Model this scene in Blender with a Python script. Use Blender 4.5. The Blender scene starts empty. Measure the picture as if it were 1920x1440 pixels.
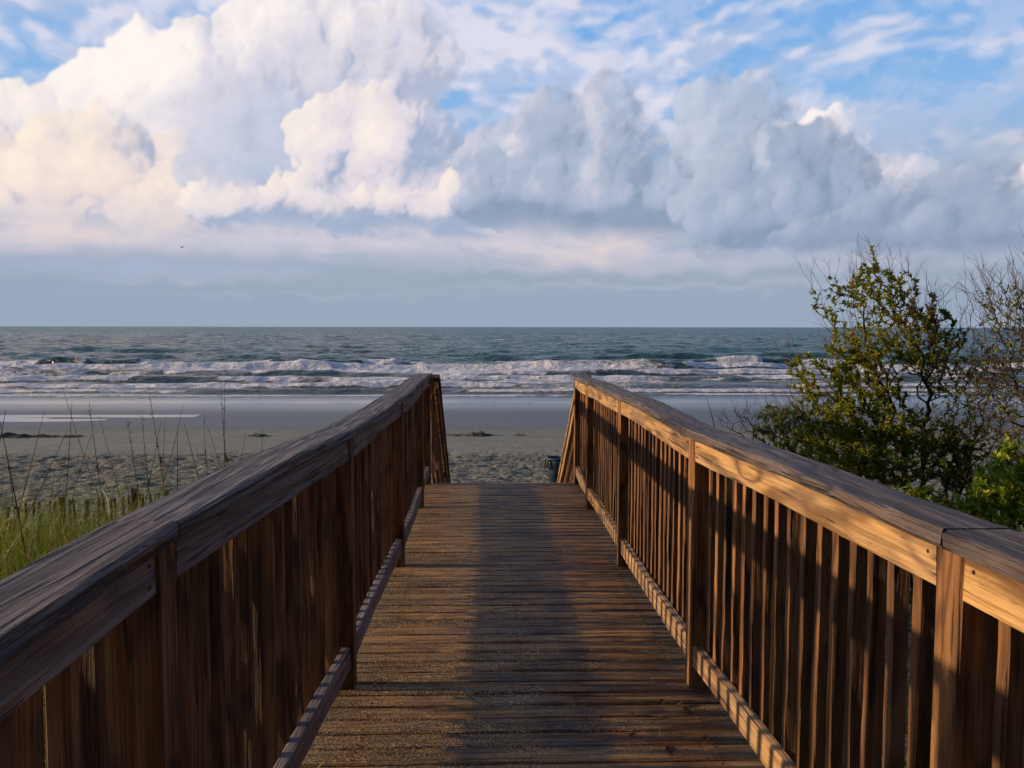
import bpy, math, random
import numpy as np
from mathutils import Vector, Matrix
R = math.radians
rnd = random.Random(7)
scn = bpy.context.scene
col = scn.collection

# ------------------------------------------------------------------ camera
CAMZ = 4.5
F = 1554.0
PITCH = math.atan((720-613)/F); YAW = R(1.73); ROLL = R(0.08)
cd = bpy.data.cameras.new('camera'); cam = bpy.data.objects.new('camera', cd); col.objects.link(cam)
cd.sensor_width = 36; cd.lens = F/1920*36; cd.clip_start = .05; cd.clip_end = 60000
cam.rotation_mode = 'XYZ'
cam.matrix_world = Matrix.Translation((0, 0, CAMZ)) @ Matrix.Rotation(-YAW, 4, 'Z') @ Matrix.Rotation(math.pi/2-PITCH, 4, 'X') @ Matrix.Rotation(ROLL, 4, 'Z')
scn.camera = cam

def ray(x, y):
    X = (x-960)/F; Y = -(y-720)/F
    H = math.cos(PITCH)+Y*math.sin(PITCH); Z = -math.sin(PITCH)+Y*math.cos(PITCH)
    return (X*math.cos(YAW)+H*math.sin(YAW), -X*math.sin(YAW)+H*math.cos(YAW), Z)
def at(x, y, Y):                      # world point seen at (x, y) of the photograph at distance Y
    r = ray(x, y); t = Y/r[1]
    return Vector((r[0]*t, Y, CAMZ+r[2]*t))
def azel(x, y):
    r = ray(x, y); return math.degrees(math.atan2(r[0], r[1])), math.degrees(math.atan2(r[2], math.hypot(r[0], r[1])))

# ------------------------------------------------------------------ helpers
def lin(r, g, b):
    f = lambda c: (c/255/12.92 if c/255 <= .04045 else ((c/255+.055)/1.055)**2.4)
    return (f(r), f(g), f(b), 1)
def tag(o, label=None, cat=None, group=None, kind=None):
    if label: o['label'] = label
    if cat: o['category'] = cat
    if group: o['group'] = group
    if kind: o['kind'] = kind
    return o
def empty(name, loc=(0, 0, 0)):
    o = bpy.data.objects.new(name, None); col.objects.link(o); o.location = loc; o.empty_display_size = .2
    return o
def link(name, me, mat=None, parent=None, mw=None, smooth=False):
    o = bpy.data.objects.new(name, me); col.objects.link(o)
    if mat and not me.materials: me.materials.append(mat)
    if parent is not None: o.parent = parent
    if mw is not None:
        o.matrix_basis = (Matrix.Translation(-parent.location) @ mw) if parent is not None else mw
    elif parent is not None: o.location = -parent.location
    if smooth: me.shade_smooth()
    return o
def mesh(name, v, f):
    me = bpy.data.meshes.new(name); me.from_pydata([tuple(p) for p in v], [], [tuple(q) for q in f]); me.update(); return me
def npmesh(name, V, Fq):
    me = bpy.data.meshes.new(name); V = np.asarray(V, np.float32); Fq = np.asarray(Fq, np.int32)
    n = Fq.shape[1]
    me.vertices.add(len(V)); me.vertices.foreach_set('co', V.ravel())
    me.loops.add(Fq.size); me.loops.foreach_set('vertex_index', Fq.ravel())
    me.polygons.add(len(Fq)); me.polygons.foreach_set('loop_start', np.arange(0, Fq.size, n, dtype=np.int32))
    me.update(calc_edges=True); me.validate(); return me

# value noise
_TAB = np.random.RandomState(12).rand(256, 256).astype(np.float32)
def vn(x, y, s=0):
    x = np.asarray(x, np.float32)+(s*37.17) % 211; y = np.asarray(y, np.float32)+(s*91.43) % 197
    xf = np.floor(x); yf = np.floor(y); fx = x-xf; fy = y-yf; xi = xf.astype(np.int32) & 255; yi = yf.astype(np.int32) & 255
    fx = fx*fx*(3-2*fx); fy = fy*fy*(3-2*fy); xj = (xi+1) & 255; yj = (yi+1) & 255
    a = _TAB[yi, xi]; b = _TAB[yi, xj]; c = _TAB[yj, xi]; d = _TAB[yj, xj]
    return (a+(b-a)*fx)*(1-fy)+(c+(d-c)*fx)*fy
def fbm(x, y, s=0, o=4, g=.5):
    t = 0; a = 1; n = 0
    for k in range(o):
        t = t+a*vn(x*2**k+17.3*k, y*2**k+9.1*k, s+k); n += a; a *= g
    return t/n

# node DSL
class G:
    def __init__(s, tree): s.t = tree; s.n = tree.nodes; s.l = tree.links
    def node(s, ty, **kw):
        nd = s.n.new(ty)
        for k, v in kw.items(): setattr(nd, k, v)
        return nd
    def put(s, sock, v):
        if isinstance(v, bpy.types.NodeSocket): s.l.new(v, sock)
        elif v is not None: sock.default_value = v
    def m(s, op, a, b=None, c=None, clamp=False):
        nd = s.node('ShaderNodeMath', operation=op, use_clamp=clamp)
        s.put(nd.inputs[0], a)
        if b is not None: s.put(nd.inputs[1], b)
        if c is not None: s.put(nd.inputs[2], c)
        return nd.outputs[0]
    def v(s, op, a, b=None, scale=None):
        nd = s.node('ShaderNodeVectorMath', operation=op)
        s.put(nd.inputs[0], a)
        if b is not None: s.put(nd.inputs[1], b)
        if scale is not None: s.put(nd.inputs['Scale'], scale)
        return nd.outputs['Value'] if op in ('LENGTH', 'DOT_PRODUCT', 'DISTANCE') else nd.outputs[0]
    def xyz(s, a, b, c):
        nd = s.node('ShaderNodeCombineXYZ'); s.put(nd.inputs[0], a); s.put(nd.inputs[1], b); s.put(nd.inputs[2], c); return nd.outputs[0]
    def sep(s, a):
        nd = s.node('ShaderNodeSeparateXYZ'); s.put(nd.inputs[0], a); return nd.outputs
    def noise(s, vec, scale, detail=3, rough=.5, dist=0, color=False, lac=2.0):
        nd = s.node('ShaderNodeTexNoise'); s.put(nd.inputs['Vector'], vec); s.put(nd.inputs['Scale'], scale)
        nd.inputs['Detail'].default_value = detail; nd.inputs['Roughness'].default_value = rough; nd.inputs['Distortion'].default_value = dist
        nd.inputs['Lacunarity'].default_value = lac
        return nd.outputs['Color' if color else 'Fac']
    def vor(s, vec, scale, feature='F1', detail=0, rough=.5, smooth=None, out='Distance', rand=1.0):
        nd = s.node('ShaderNodeTexVoronoi', feature=feature); s.put(nd.inputs['Vector'], vec); s.put(nd.inputs['Scale'], scale)
        nd.inputs['Randomness'].default_value = rand
        if 'Detail' in nd.inputs: nd.inputs['Detail'].default_value = detail; nd.inputs['Roughness'].default_value = rough
        if smooth is not None: nd.inputs['Smoothness'].default_value = smooth
        return nd.outputs[out]
    def map(s, x, a, b, c=0.0, d=1.0, smooth=True):
        nd = s.node('ShaderNodeMapRange', interpolation_type='SMOOTHSTEP' if smooth else 'LINEAR', clamp=True)
        for i, q in enumerate((x, a, b, c, d)): s.put(nd.inputs[i], q)
        return nd.outputs[0]
    def mix(s, f, a, b, mode='MIX'):
        nd = s.node('ShaderNodeMix', data_type='RGBA', blend_type=mode, clamp_factor=True)
        s.put(nd.inputs[0], f); s.put(nd.inputs[6], a); s.put(nd.inputs[7], b); return nd.outputs[2]
    def ramp(s, f, stops):
        nd = s.node('ShaderNodeValToRGB'); s.put(nd.inputs[0], f); e = nd.color_ramp.elements
        while len(e) < len(stops): e.new(.5)
        for q, (p, c) in zip(e, stops): q.position = p; q.color = c
        return nd.outputs[0]
    def curve(s, x, pts):
        nd = s.node('ShaderNodeFloatCurve'); c = nd.mapping.curves[0]; nd.mapping.extend = 'HORIZONTAL'
        pts = sorted(pts)
        while len(c.points) < len(pts): c.points.new(.5, .5)
        for q, (a, b) in zip(c.points, pts): q.location = (a, b); q.handle_type = 'VECTOR'
        nd.mapping.use_clip = False
        nd.mapping.update(); nd.inputs[0].default_value = 1; s.put(nd.inputs[1], x); return nd.outputs[0]
def newmat(name):
    m = bpy.data.materials.new(name); m.use_nodes = True; g = G(m.node_tree)
    b = g.n['Principled BSDF']
    return m, g, b
def setb(g, b, color=None, rough=None, spec=None, height=None, bump=.3, dist=.01):
    g.put(b.inputs['Base Color'], color); g.put(b.inputs['Roughness'], rough)
    if spec is not None: g.put(b.inputs['Specular IOR Level'], spec)
    if height is not None:
        nd = g.node('ShaderNodeBump'); nd.inputs['Strength'].default_value = bump; nd.inputs['Distance'].default_value = dist
        g.put(nd.inputs['Height'], height); g.l.new(nd.outputs[0], b.inputs['Normal'])

# ------------------------------------------------------------------ light
SUN_EL = R(10.0); SUN_AZ = R(-86.5)          # azimuth from +Y towards +X
sd = bpy.data.lights.new('sun', 'SUN'); so = bpy.data.objects.new('sun', sd); col.objects.link(so)
sd.energy = 5.0; sd.angle = R(.9); sd.color = (1.0, .69, .40)
svec = Vector((math.cos(SUN_EL)*math.sin(SUN_AZ), math.cos(SUN_EL)*math.cos(SUN_AZ), math.sin(SUN_EL)))
so.rotation_euler = svec.to_track_quat('Z', 'Y').to_euler(); so.location = (-20, 0, 20)
scn.view_settings.view_transform = 'Standard'; scn.view_settings.look = 'None'; scn.view_settings.exposure = 0; scn.view_settings.gamma = 1
scn.cycles.diffuse_bounces = 2

# ------------------------------------------------------------------ sky
AZ0, AZ1, EL0, EL1, RES = -46.0, 46.0, -1.0, 33.0, 17.0
def sky_pixels():
    W = int((AZ1-AZ0)*RES); H = int((EL1-EL0)*RES)
    az = np.linspace(AZ0, AZ1, W); el = np.linspace(EL0, EL1, H)
    U, V = np.meshgrid(az.astype(np.float32), el.astype(np.float32)); U_, V_, W0, H0 = U, V, W, H
    rs = np.random.RandomState(4)
    L3 = lambda c: np.array(lin(*c)[:3])
    def mixc(a, b, t): return a*(1-t[..., None])+b*t[..., None]
    def ss(x, a, b): t = np.clip((x-a)/(b-a), 0, 1); return t*t*(3-2*t)
    def gblur(A, s):
        if s < .3: return A
        r = int(3*s)+1; k = np.exp(-.5*(np.arange(-r, r+1)/s)**2); k /= k.sum()
        h, w = A.shape; Q = np.pad(A, r, 'edge').astype(np.float32); B = np.zeros((h, w+2*r), np.float32)
        for i in range(2*r+1): B += k[i]*Q[i:i+h]
        A = np.zeros((h, w), np.float32)
        for i in range(2*r+1): A += k[i]*B[:, i:i+w]
        return A
    nf = lambda sx, sy, s, o=5, g=.5: fbm((U+WX)*sx+50, (V+WY)*sy+50, s, o, g)
    WX = WY = 0
    w1 = fbm(U*.10+50, V*.14+50, 501, 4)-.5; w2 = fbm(U*.10+90, V*.14+50, 502, 4)-.5
    w3 = fbm(U*.5+50, V*.7+50, 503, 4)-.5; w4 = fbm(U*.5+90, V*.7+50, 504, 4)-.5
    # blue
    c = mixc(L3((146, 188, 230)), L3((114, 170, 230)), ss(V, 8, 24))
    # streaky high cloud
    Us = U+w1*6+w3*1.0; Vs = V+w2*2.2+w4*.5
    tilt = .20*ss(U, -10, 25)-.10
    a = Us*.20; b = (Vs-Us*tilt)*.62
    s1 = fbm(a+70, b+70, 511, 6, .5); s2 = fbm(a*3.1+20, b*2.2+20, 517, 5, .5); s3 = fbm(U*.11+20, V*.2+20, 519, 3)
    s = s1*.68+s2*.32; s = gblur(s, 1.6)
    bias = np.interp(U, [-35, -18, 5, 14, 24, 38], [.10, .09, .06, -.01, -.03, -.01])-.03*ss(V, 17, 12)
    veil = ss(s+bias+(s3-.5)*.2, .34, .62)
    vc = mixc(L3((176, 194, 226)), L3((226, 224, 238)), ss(gblur(s2, 1.2)*.65+s3*.35, .36, .62))
    puffy = gblur(fbm(U*.42+w3*1.5+12, V*.95+w4+12, 523, 5, .5), 1.2)
    c = mixc(c, L3((196, 206, 232)), ss(puffy, .34, .60)*np.interp(U, [-35, 5, 18, 38], [.8, .62, .45, .5]))
    c = mixc(c, vc, veil*.88)
    # general milky low air
    low = mixc(L3((146, 164, 184)), L3((168, 179, 199)), ss(V, .3, 7.5))
    c = mixc(c, low, ss(V, 15, 6.5))

    def deg(px, py): return azel(px, py)
    K = 1/27.1
    def cloud(c, blobs, seed, lit, mid, shade, base=None, kids=(11, 8), sun=(-.80, .38, .46), soft=2.2, bright=1.0, up=.6, patches=(), basefade=1.2, grow=.46, disp=.15, low=.6, gain=1.0, alpha=1.0, bias=0.0, sh=1.0):
        r = np.random.RandomState(seed)
        sp = []
        for (px, py, rx, ry) in blobs:
            u, v = deg(px, py); rx *= K*.90; ry *= K*.88; R0 = (rx+ry)/2
            sp.append((u, v, r.uniform(-.3, .3)*R0, rx, ry, R0))
            for i in range(kids[0]):
                th = r.uniform(-.35, math.pi+.35) if r.rand() < up else r.uniform(0, 6.28)
                q = math.sqrt(r.uniform(.25, .95)); ru = rx*q*math.cos(th); rv = ry*q*math.sin(th)
                zz = R0*math.sqrt(max(0, 1-q*q))*.85; r1 = R0*grow*r.uniform(.65, 1.25)
                sp.append((u+ru, v+rv, zz, r1, r1, r1))
                for j in range(kids[1]):
                    t2 = r.uniform(0, 6.28) if r.rand() < .4 else r.uniform(-.3, math.pi+.3); q2 = math.sqrt(r.uniform(.3, 1.0)); r2 = r1*.40*r.uniform(.5, 1.25)
                    sp.append((u+ru+r1*q2*math.cos(t2), v+rv+r1*q2*math.sin(t2), zz+r1*math.sqrt(max(0, 1-q2*q2))*.9, r2, r2, r2))
        m0 = 3.5
        gi0 = max(0, int((min(q[0]-q[3] for q in sp)-m0-AZ0)*RES)); gi1 = min(W0, int((max(q[0]+q[3] for q in sp)+m0-AZ0)*RES)+1)
        gj0 = max(0, int((min(q[1]-q[4] for q in sp)-m0-EL0)*RES)); gj1 = min(H0, int((max(q[1]+q[4] for q in sp)+m0-EL0)*RES)+1)
        U = U_[gj0:gj1, gi0:gi1]; V = V_[gj0:gj1, gi0:gi1]; W = gi1-gi0; H = gj1-gj0; AZL = AZ0+gi0/RES; ELL = EL0+gj0/RES
        Zb = np.full(U.shape, -9.0, np.float32)
        wu = (fbm(U*.9+30, V*.9+30, seed+1, 5, .55)-.5)*1.5; wv = (fbm(U*.9+60, V*.9+60, seed+2, 5, .55)-.5)*1.5
        for (u, v, z, rx, ry, rz) in sp:
            m = max(rx, ry)+1.2
            i0 = max(0, int((u-m-AZL)*RES)); i1 = min(W, int((u+m-AZL)*RES)+2); j0 = max(0, int((v-m-ELL)*RES)); j1 = min(H, int((v+m-ELL)*RES)+2)
            if i1 <= i0 or j1 <= j0: continue
            uu = U[j0:j1, i0:i1]+wu[j0:j1, i0:i1]-u; vv = V[j0:j1, i0:i1]+wv[j0:j1, i0:i1]-v
            d = 1-(uu/rx)**2-(vv/ry)**2
            h = np.where(d > 0, z+rz*np.sqrt(np.maximum(d, 0)), -9)
            Zb[j0:j1, i0:i1] = np.maximum(Zb[j0:j1, i0:i1], h)
        mask = (Zb > -8).astype(float)
        if base is not None:
            bu = [deg(p, q)[0] for p, q in base]; bv = [deg(p, q)[1] for p, q in base]
            B = np.interp(U, bu, bv)
            wob = (fbm(U*.16+11, V*.7+3, seed+7, 4)-.5)*.7
            mb = ss(V-B+wob, -.9, basefade*1.25)
        else: B = None; mb = 1.0
        Zf = np.where(mask > 0, Zb, np.nan)
        zmin = np.nanmin(Zf); Zs = np.where(mask > 0, Zb, zmin)
        ff = fbm(U*1.3+5, V*1.3+5, seed+3, 5, .55)
        Zs = Zs+ff*disp*4
        Zg = gblur(Zs, 1.0); Zl = gblur(Zs, 7.0); Zx = gblur(Zs, 20)
        def lam(Z, k):
            gy, gx = np.gradient(Z*RES*k)
            n = 1/np.sqrt(1+gx*gx+gy*gy); s_ = np.array(sun)/np.linalg.norm(sun)
            return (-gx*s_[0]-gy*s_[1]+s_[2])*n
        l = .26*lam(Zg, .34)+.40*lam(Zl, .62)+.34*lam(Zx, .85)+(fbm(U*.4+8, V*.55+8, seed+31, 5, .5)-.5)*.42
        # soft self shadow from the left
        sh_ = np.zeros_like(Zs); Zm = Zl.copy()
        for step in (10, 22, 40, 64):
            Zr = np.roll(Zl, step, 1); Zr[:, :step] = Zl[:, :1]
            Zr = np.roll(Zr, -int(step*.35), 0)
            sh_ += np.clip((Zr-step/RES*.55-Zl)/1.5, 0, 1)*.3
        l = l-sh_*.5*sh
        if B is not None: l = l-low*ss(V-B+(fbm(U*.35+4, V*.6+4, seed+41, 4)-.5)*2.6, 3.2, 0.0)*.9
        for (px, py, rx, ry, am) in patches:
            u, v = deg(px, py); dd = ((U+wu*1.5-u)/(rx*K))**2+((V+wv*1.5-v)/(ry*K))**2
            l = l+am*.75*np.exp(-dd*1.2)
        l = gblur(l, .8)*gain+bias; l = np.where(l > .62, .62+(l-.62)*.55, l)
        ccol = np.where((l < .45)[..., None], mixc(L3(shade), L3(mid), ss(l, .0, .45)), mixc(L3(mid), L3(lit), ss(l, .42, .93)))
        n = fbm(U*1.8+1, V*1.8+1, seed+9, 5, .55)-.5
        t = ss(fbm(U*.25+9, V*.25+9, seed+12, 3), .38, .62)
        a1 = ss(gblur(mask, soft)+n*.5, .22, .80); a2 = ss(gblur(mask, soft*6.5)+n*.6, .12, .98)
        gx = np.gradient(gblur(mask, 10))[1]*60; t = np.clip(t*.75+np.clip(-gx, 0, .6)-np.clip(gx, 0, .6), 0, 1)
        al = (a1*(1-t)+a2*t)*mb*alpha
        ccol = ccol*(1+(fbm(U*.9+2, V*1.3+2, seed+51, 5, .6)-.5)*.22*np.clip(1.1-l, .25, 1))[..., None]
        c[gj0:gj1, gi0:gi1] = mixc(c[gj0:gj1, gi0:gi1], ccol*bright, al); return c
    A = lambda *p: list(p)
    # low far bank
    bank = fbm(U*.10+w1*3+40, V*.55+40, 601, 6, .55)
    tb = ss(V, 8.6, 7.0)*ss(V+w4*1.6+w1*1.2, 3.0, 5.6)
    c = mixc(c, mixc(L3((166, 180, 208)), L3((206, 204, 218)), ss(bank, .42, .62)), tb*.85)
    c = mixc(c, L3((155, 169, 190)), ss(V+w2*1.4, 5.6, 3.2)*.8)
    for (px, py, rx, ry, am) in ((1105, 476, 90, 28, .8), (1140, 468, 60, 16, .4), (940, 468, 60, 24, .35), (160, 428, 100, 20, .7), (330, 420, 50, 18, .6), (60, 440, 90, 24, .25), (1320, 482, 60, 12, .3), (700, 450, 280, 10, .3), (230, 455, 120, 12, .25)):
        u, v = deg(px, py); dd = ((U+w3*2.5-u)/(rx*K))**2+((V+w4*1.5-v)/(ry*K))**2
        c = mixc(c, L3((238, 218, 212)), am*np.exp(-dd)*(.55+.9*(fbm(U*.8+3, V*1.4+3, 640, 4)-.2)).clip(0, 1))
    for (px, py, rx, ry) in ((120, 496, 120, 9), (250, 500, 40, 10), (370, 508, 110, 10), (540, 512, 60, 6)):
        u, v = deg(px, py); dd = ((U+w3*2-u)/(rx*K))**2+((V+w4*1.2-v)/(ry*K))**2
        c = mixc(c, L3((172, 184, 212)), .5*np.exp(-dd))
    LIT, MID, SHD = (255, 243, 233), (232, 222, 228), (178, 188, 214)
    # big left mass
    c = cloud(c, A((60, 250, 110, 60), (150, 240, 90, 60), (-60, 290, 120, 80), (-200, 320, 160, 110)), 21, LIT, (236, 228, 232), SHD, base=A((-500, 330), (300, 330)), basefade=3, soft=3, bias=.1)
    c = cloud(c, A((290, 165, 90, 78), (420, 150, 120, 78), (520, 120, 110, 85), (600, 110, 120, 90), (730, 95, 100, 75), (650, 200, 130, 80), (240, 220, 90, 90), (780, 150, 60, 50), (400, 240, 160, 110)), 32, (255, 246, 240), (220, 216, 228), (180, 188, 212),
              base=A((-500, 420), (2000, 420)), basefade=3, low=.1, soft=2.6, kids=(11, 8), patches=((230, 150, 90, 110, .55), (300, 90, 120, 45, .4), (560, 30, 90, 40, .4), (480, 170, 150, 60, -.22), (420, 230, 100, 50, -.2), (690, 130, 90, 50, -.1)), bias=.02)
    c = cloud(c, A((100, 340, 150, 80), (230, 340, 120, 90), (320, 380, 120, 60), (0, 390, 190, 60), (170, 290, 80, 60), (-200, 380, 200, 80), (200, 410, 200, 35)), 43, (255, 240, 222), (238, 222, 218), (174, 182, 204), base=A((-500, 452), (400, 446), (2000, 446)), basefade=2.6, low=.15, soft=4.5,
              patches=((40, 362, 110, 20, -.45), (215, 270, 40, 30, -.4), (200, 400, 130, 25, .25)), bias=.12)
    c = cloud(c, A((500, 240, 75, 75), (450, 260, 60, 60), (540, 300, 90, 80), (430, 320, 90, 60)), 54, (214, 216, 232), (192, 200, 222), (172, 184, 212), base=A((-500, 400), (2000, 400)), basefade=4, low=.3, soft=5, alpha=.85)
    c = cloud(c, A((575, 262, 48, 46), (625, 232, 44, 58), (665, 205, 34, 40), (708, 222, 42, 58), (750, 225, 36, 50), (660, 300, 95, 62), (740, 300, 62, 85), (792, 292, 58, 84), (650, 375, 130, 50), (815, 355, 70, 66)), 65, (255, 244, 230), (230, 220, 228), (164, 178, 206), base=A((-500, 428), (2000, 430)), basefade=.9, low=.75, soft=1.8,
              gain=.86, patches=((600, 240, 50, 40, .2), (705, 270, 36, 80, .35), (655, 330, 80, 40, -.25), (805, 262, 45, 90, -.65), (560, 330, 60, 40, -.3)), bias=.06)
    c = cloud(c, A((880, 370, 65, 48), (920, 400, 60, 32), (830, 395, 70, 40), (400, 375, 50, 28), (455, 385, 55, 38), (545, 380, 65, 42), (600, 400, 80, 30), (480, 400, 120, 25), (700, 405, 100, 25)), 76, (255, 240, 226), (228, 220, 226), (164, 178, 204), base=A((-500, 422), (600, 426), (2000, 430)), basefade=.8, low=.55, soft=2.0, bias=.08)
    # right side
    c = cloud(c, A((1500, 245, 40, 18), (1565, 250, 48, 34), (1610, 262, 30, 22), (1460, 240, 25, 12)), 81, (255, 246, 240), (232, 226, 234), (196, 204, 226), soft=2.4, bias=.15, base=A((-500, 285), (2000, 285)), basefade=1)
    c = cloud(c, A((1620, 350, 45, 38), (1690, 360, 60, 50), (1750, 360, 70, 40), (1880, 400, 70, 60), (1660, 400, 70, 40), (1980, 390, 90, 70), (2150, 380, 120, 90)), 92, (252, 238, 234), (206, 208, 226), (168, 182, 210), base=A((-500, 450), (2400, 450)), basefade=2, low=.4, soft=2.4, bias=.02)
    c = cloud(c, A((1780, 385, 75, 72), (1850, 430, 90, 45), (1740, 420, 80, 50), (2050, 430, 160, 50)), 103, (180, 188, 208), (158, 173, 198), (140, 157, 184), base=A((-500, 465), (2400, 465)), basefade=1.0, low=.3, soft=2.2)
    c = cloud(c, A((1330, 240, 62, 70), (1390, 215, 62, 68), (1440, 215, 48, 45), (1370, 300, 100, 80), (1300, 290, 50, 50)), 114, (210, 214, 230), (176, 188, 211), (152, 168, 195), base=A((-500, 420), (2400, 420)), basefade=3, low=.3, soft=3, patches=((1440, 165, 22, 16, .6),))
    c = cloud(c, A((960, 300, 75, 60), (1040, 260, 70, 78), (1140, 240, 58, 75), (1110, 320, 110, 80), (1000, 380, 130, 60), (1220, 350, 90, 60), (1150, 410, 190, 50), (1300, 410, 100, 45), (910, 300, 45, 50)), 125, (222, 218, 230), (174, 185, 208), (143, 160, 186),
              base=A((-500, 432), (950, 432), (1100, 448), (2400, 462)), basefade=1.2, low=.4, soft=3.4, patches=((1100, 215, 28, 42, .55), (960, 262, 20, 14, .8), (1222, 282, 28, 18, .6), (1150, 340, 120, 30, .1)), bias=-.12)
    c = cloud(c, A((1440, 300, 75, 55), (1510, 290, 62, 46), (1560, 340, 85, 62), (1420, 370, 120, 75), (1620, 390, 75, 60), (1520, 420, 200, 45), (1330, 390, 70, 50)), 136, (194, 200, 218), (162, 176, 201), (138, 156, 183), base=A((-500, 465), (2400, 465)), basefade=1.2, low=.38, soft=3.0, patches=((1433, 283, 14, 22, 1.2),), bias=-.08)
    c = cloud(c, A((1750, 440, 160, 22), (1600, 448, 140, 16), (1900, 440, 120, 24)), 147, (190, 196, 214), (158, 172, 197), (142, 158, 184), base=A((-500, 468), (2400, 468)), basefade=1.0, low=.3, soft=3.5, bias=-.1, alpha=.8)
    for (px, py, rx, ry, am) in ((1500, 492, 500, 12, .45), (1250, 478, 260, 10, .4), (800, 448, 260, 8, .4), (1000, 505, 300, 9, .3), (350, 520, 300, 9, .3), (1100, 540, 420, 7, .22), (600, 555, 350, 6, .18), (1600, 530, 300, 8, .25)):
        u, v = deg(px, py); dd = ((U+w3*3-u)/(rx*K))**2+((V+w4*1.6-v)/(ry*K))**2
        c = mixc(c, L3((196, 198, 214)), am*np.exp(-dd)*(.4+1.2*fbm(U*.35+3, V*2+3, 660, 4)).clip(0, 1))
    # thin low haze line
    g_ = (rs.rand(H, W)-.5)*.004
    c = c*(1+g_[..., None])
    return np.clip(c, 0, 4).astype(np.float32), W, H

def build_world():
    w = bpy.data.worlds.new('World'); scn.world = w; w.use_nodes = True
    g = G(w.node_tree); bg = g.n['Background']; ST = .1; bg.inputs['Strength'].default_value = ST
    K = 1/ST
    def C(r, gg, b, k=1.0):
        c = lin(r, gg, b); return (c[0]*K*k, c[1]*K*k, c[2]*K*k, 1)
    sky = g.node('ShaderNodeTexSky', sky_type='NISHITA'); sky.sun_disc = False
    sky.sun_elevation = SUN_EL; sky.sun_rotation = SUN_AZ; sky.air_density = 1.0; sky.dust_density = .6; sky.ozone_density = 1.6
    px, W, H = sky_pixels()
    im = bpy.data.images.new('cloud_map', W, H, alpha=False, float_buffer=True); im.colorspace_settings.name = 'Linear Rec.709'
    im.pixels.foreach_set(np.concatenate([px, np.ones((H, W, 1), np.float32)], 2).astype(np.float32).ravel()); im.update()
    im.pack()
    d = g.sep(g.node('ShaderNodeTexCoord').outputs['Generated'])
    U = g.m('MULTIPLY', g.m('ARCTAN2', d[0], d[1]), 57.2958)
    V = g.m('MULTIPLY', g.m('ARCSINE', d[2]), 57.2958)
    ti = g.node('ShaderNodeTexImage', extension='EXTEND', interpolation='Cubic'); ti.image = im
    g.l.new(g.xyz(g.m('DIVIDE', g.m('SUBTRACT', U, AZ0), AZ1-AZ0), g.m('DIVIDE', g.m('SUBTRACT', V, EL0), EL1-EL0), 0), ti.inputs[0])
    c = g.v('SCALE', ti.outputs[0], scale=K)
    # beyond the modelled clouds: plain sky with a broken overcast, dim behind the viewer
    n = g.noise(g.node('ShaderNodeTexCoord').outputs['Generated'], 3.0, 4, .55)
    side = g.mix(g.map(n, .35, .65), sky.outputs[0], C(160, 168, 190))
    dimc = g.mix(g.map(n, .35, .65), C(*DIM1), C(*DIM2))
    oth = g.mix(g.map(g.m('ABSOLUTE', g.m('SUBTRACT', U, -40)), 60, 105), side, dimc)
    oth = g.mix(g.map(V, 30, 60), oth, C(*ZEN))
    f = g.m('MAXIMUM', g.map(g.m('ABSOLUTE', U), 38, 45), g.map(V, 26, 32.5))
    c = g.mix(f, c, oth)
    g.l.new(c, bg.inputs['Color'])
    w.cycles.sampling_method = 'MANUAL'; w.cycles.sample_map_resolution = 512
DIM1 = (30, 40, 58); DIM2 = (58, 68, 90); ZEN = (112, 132, 176)
build_world()
SKYONLY = False

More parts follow.
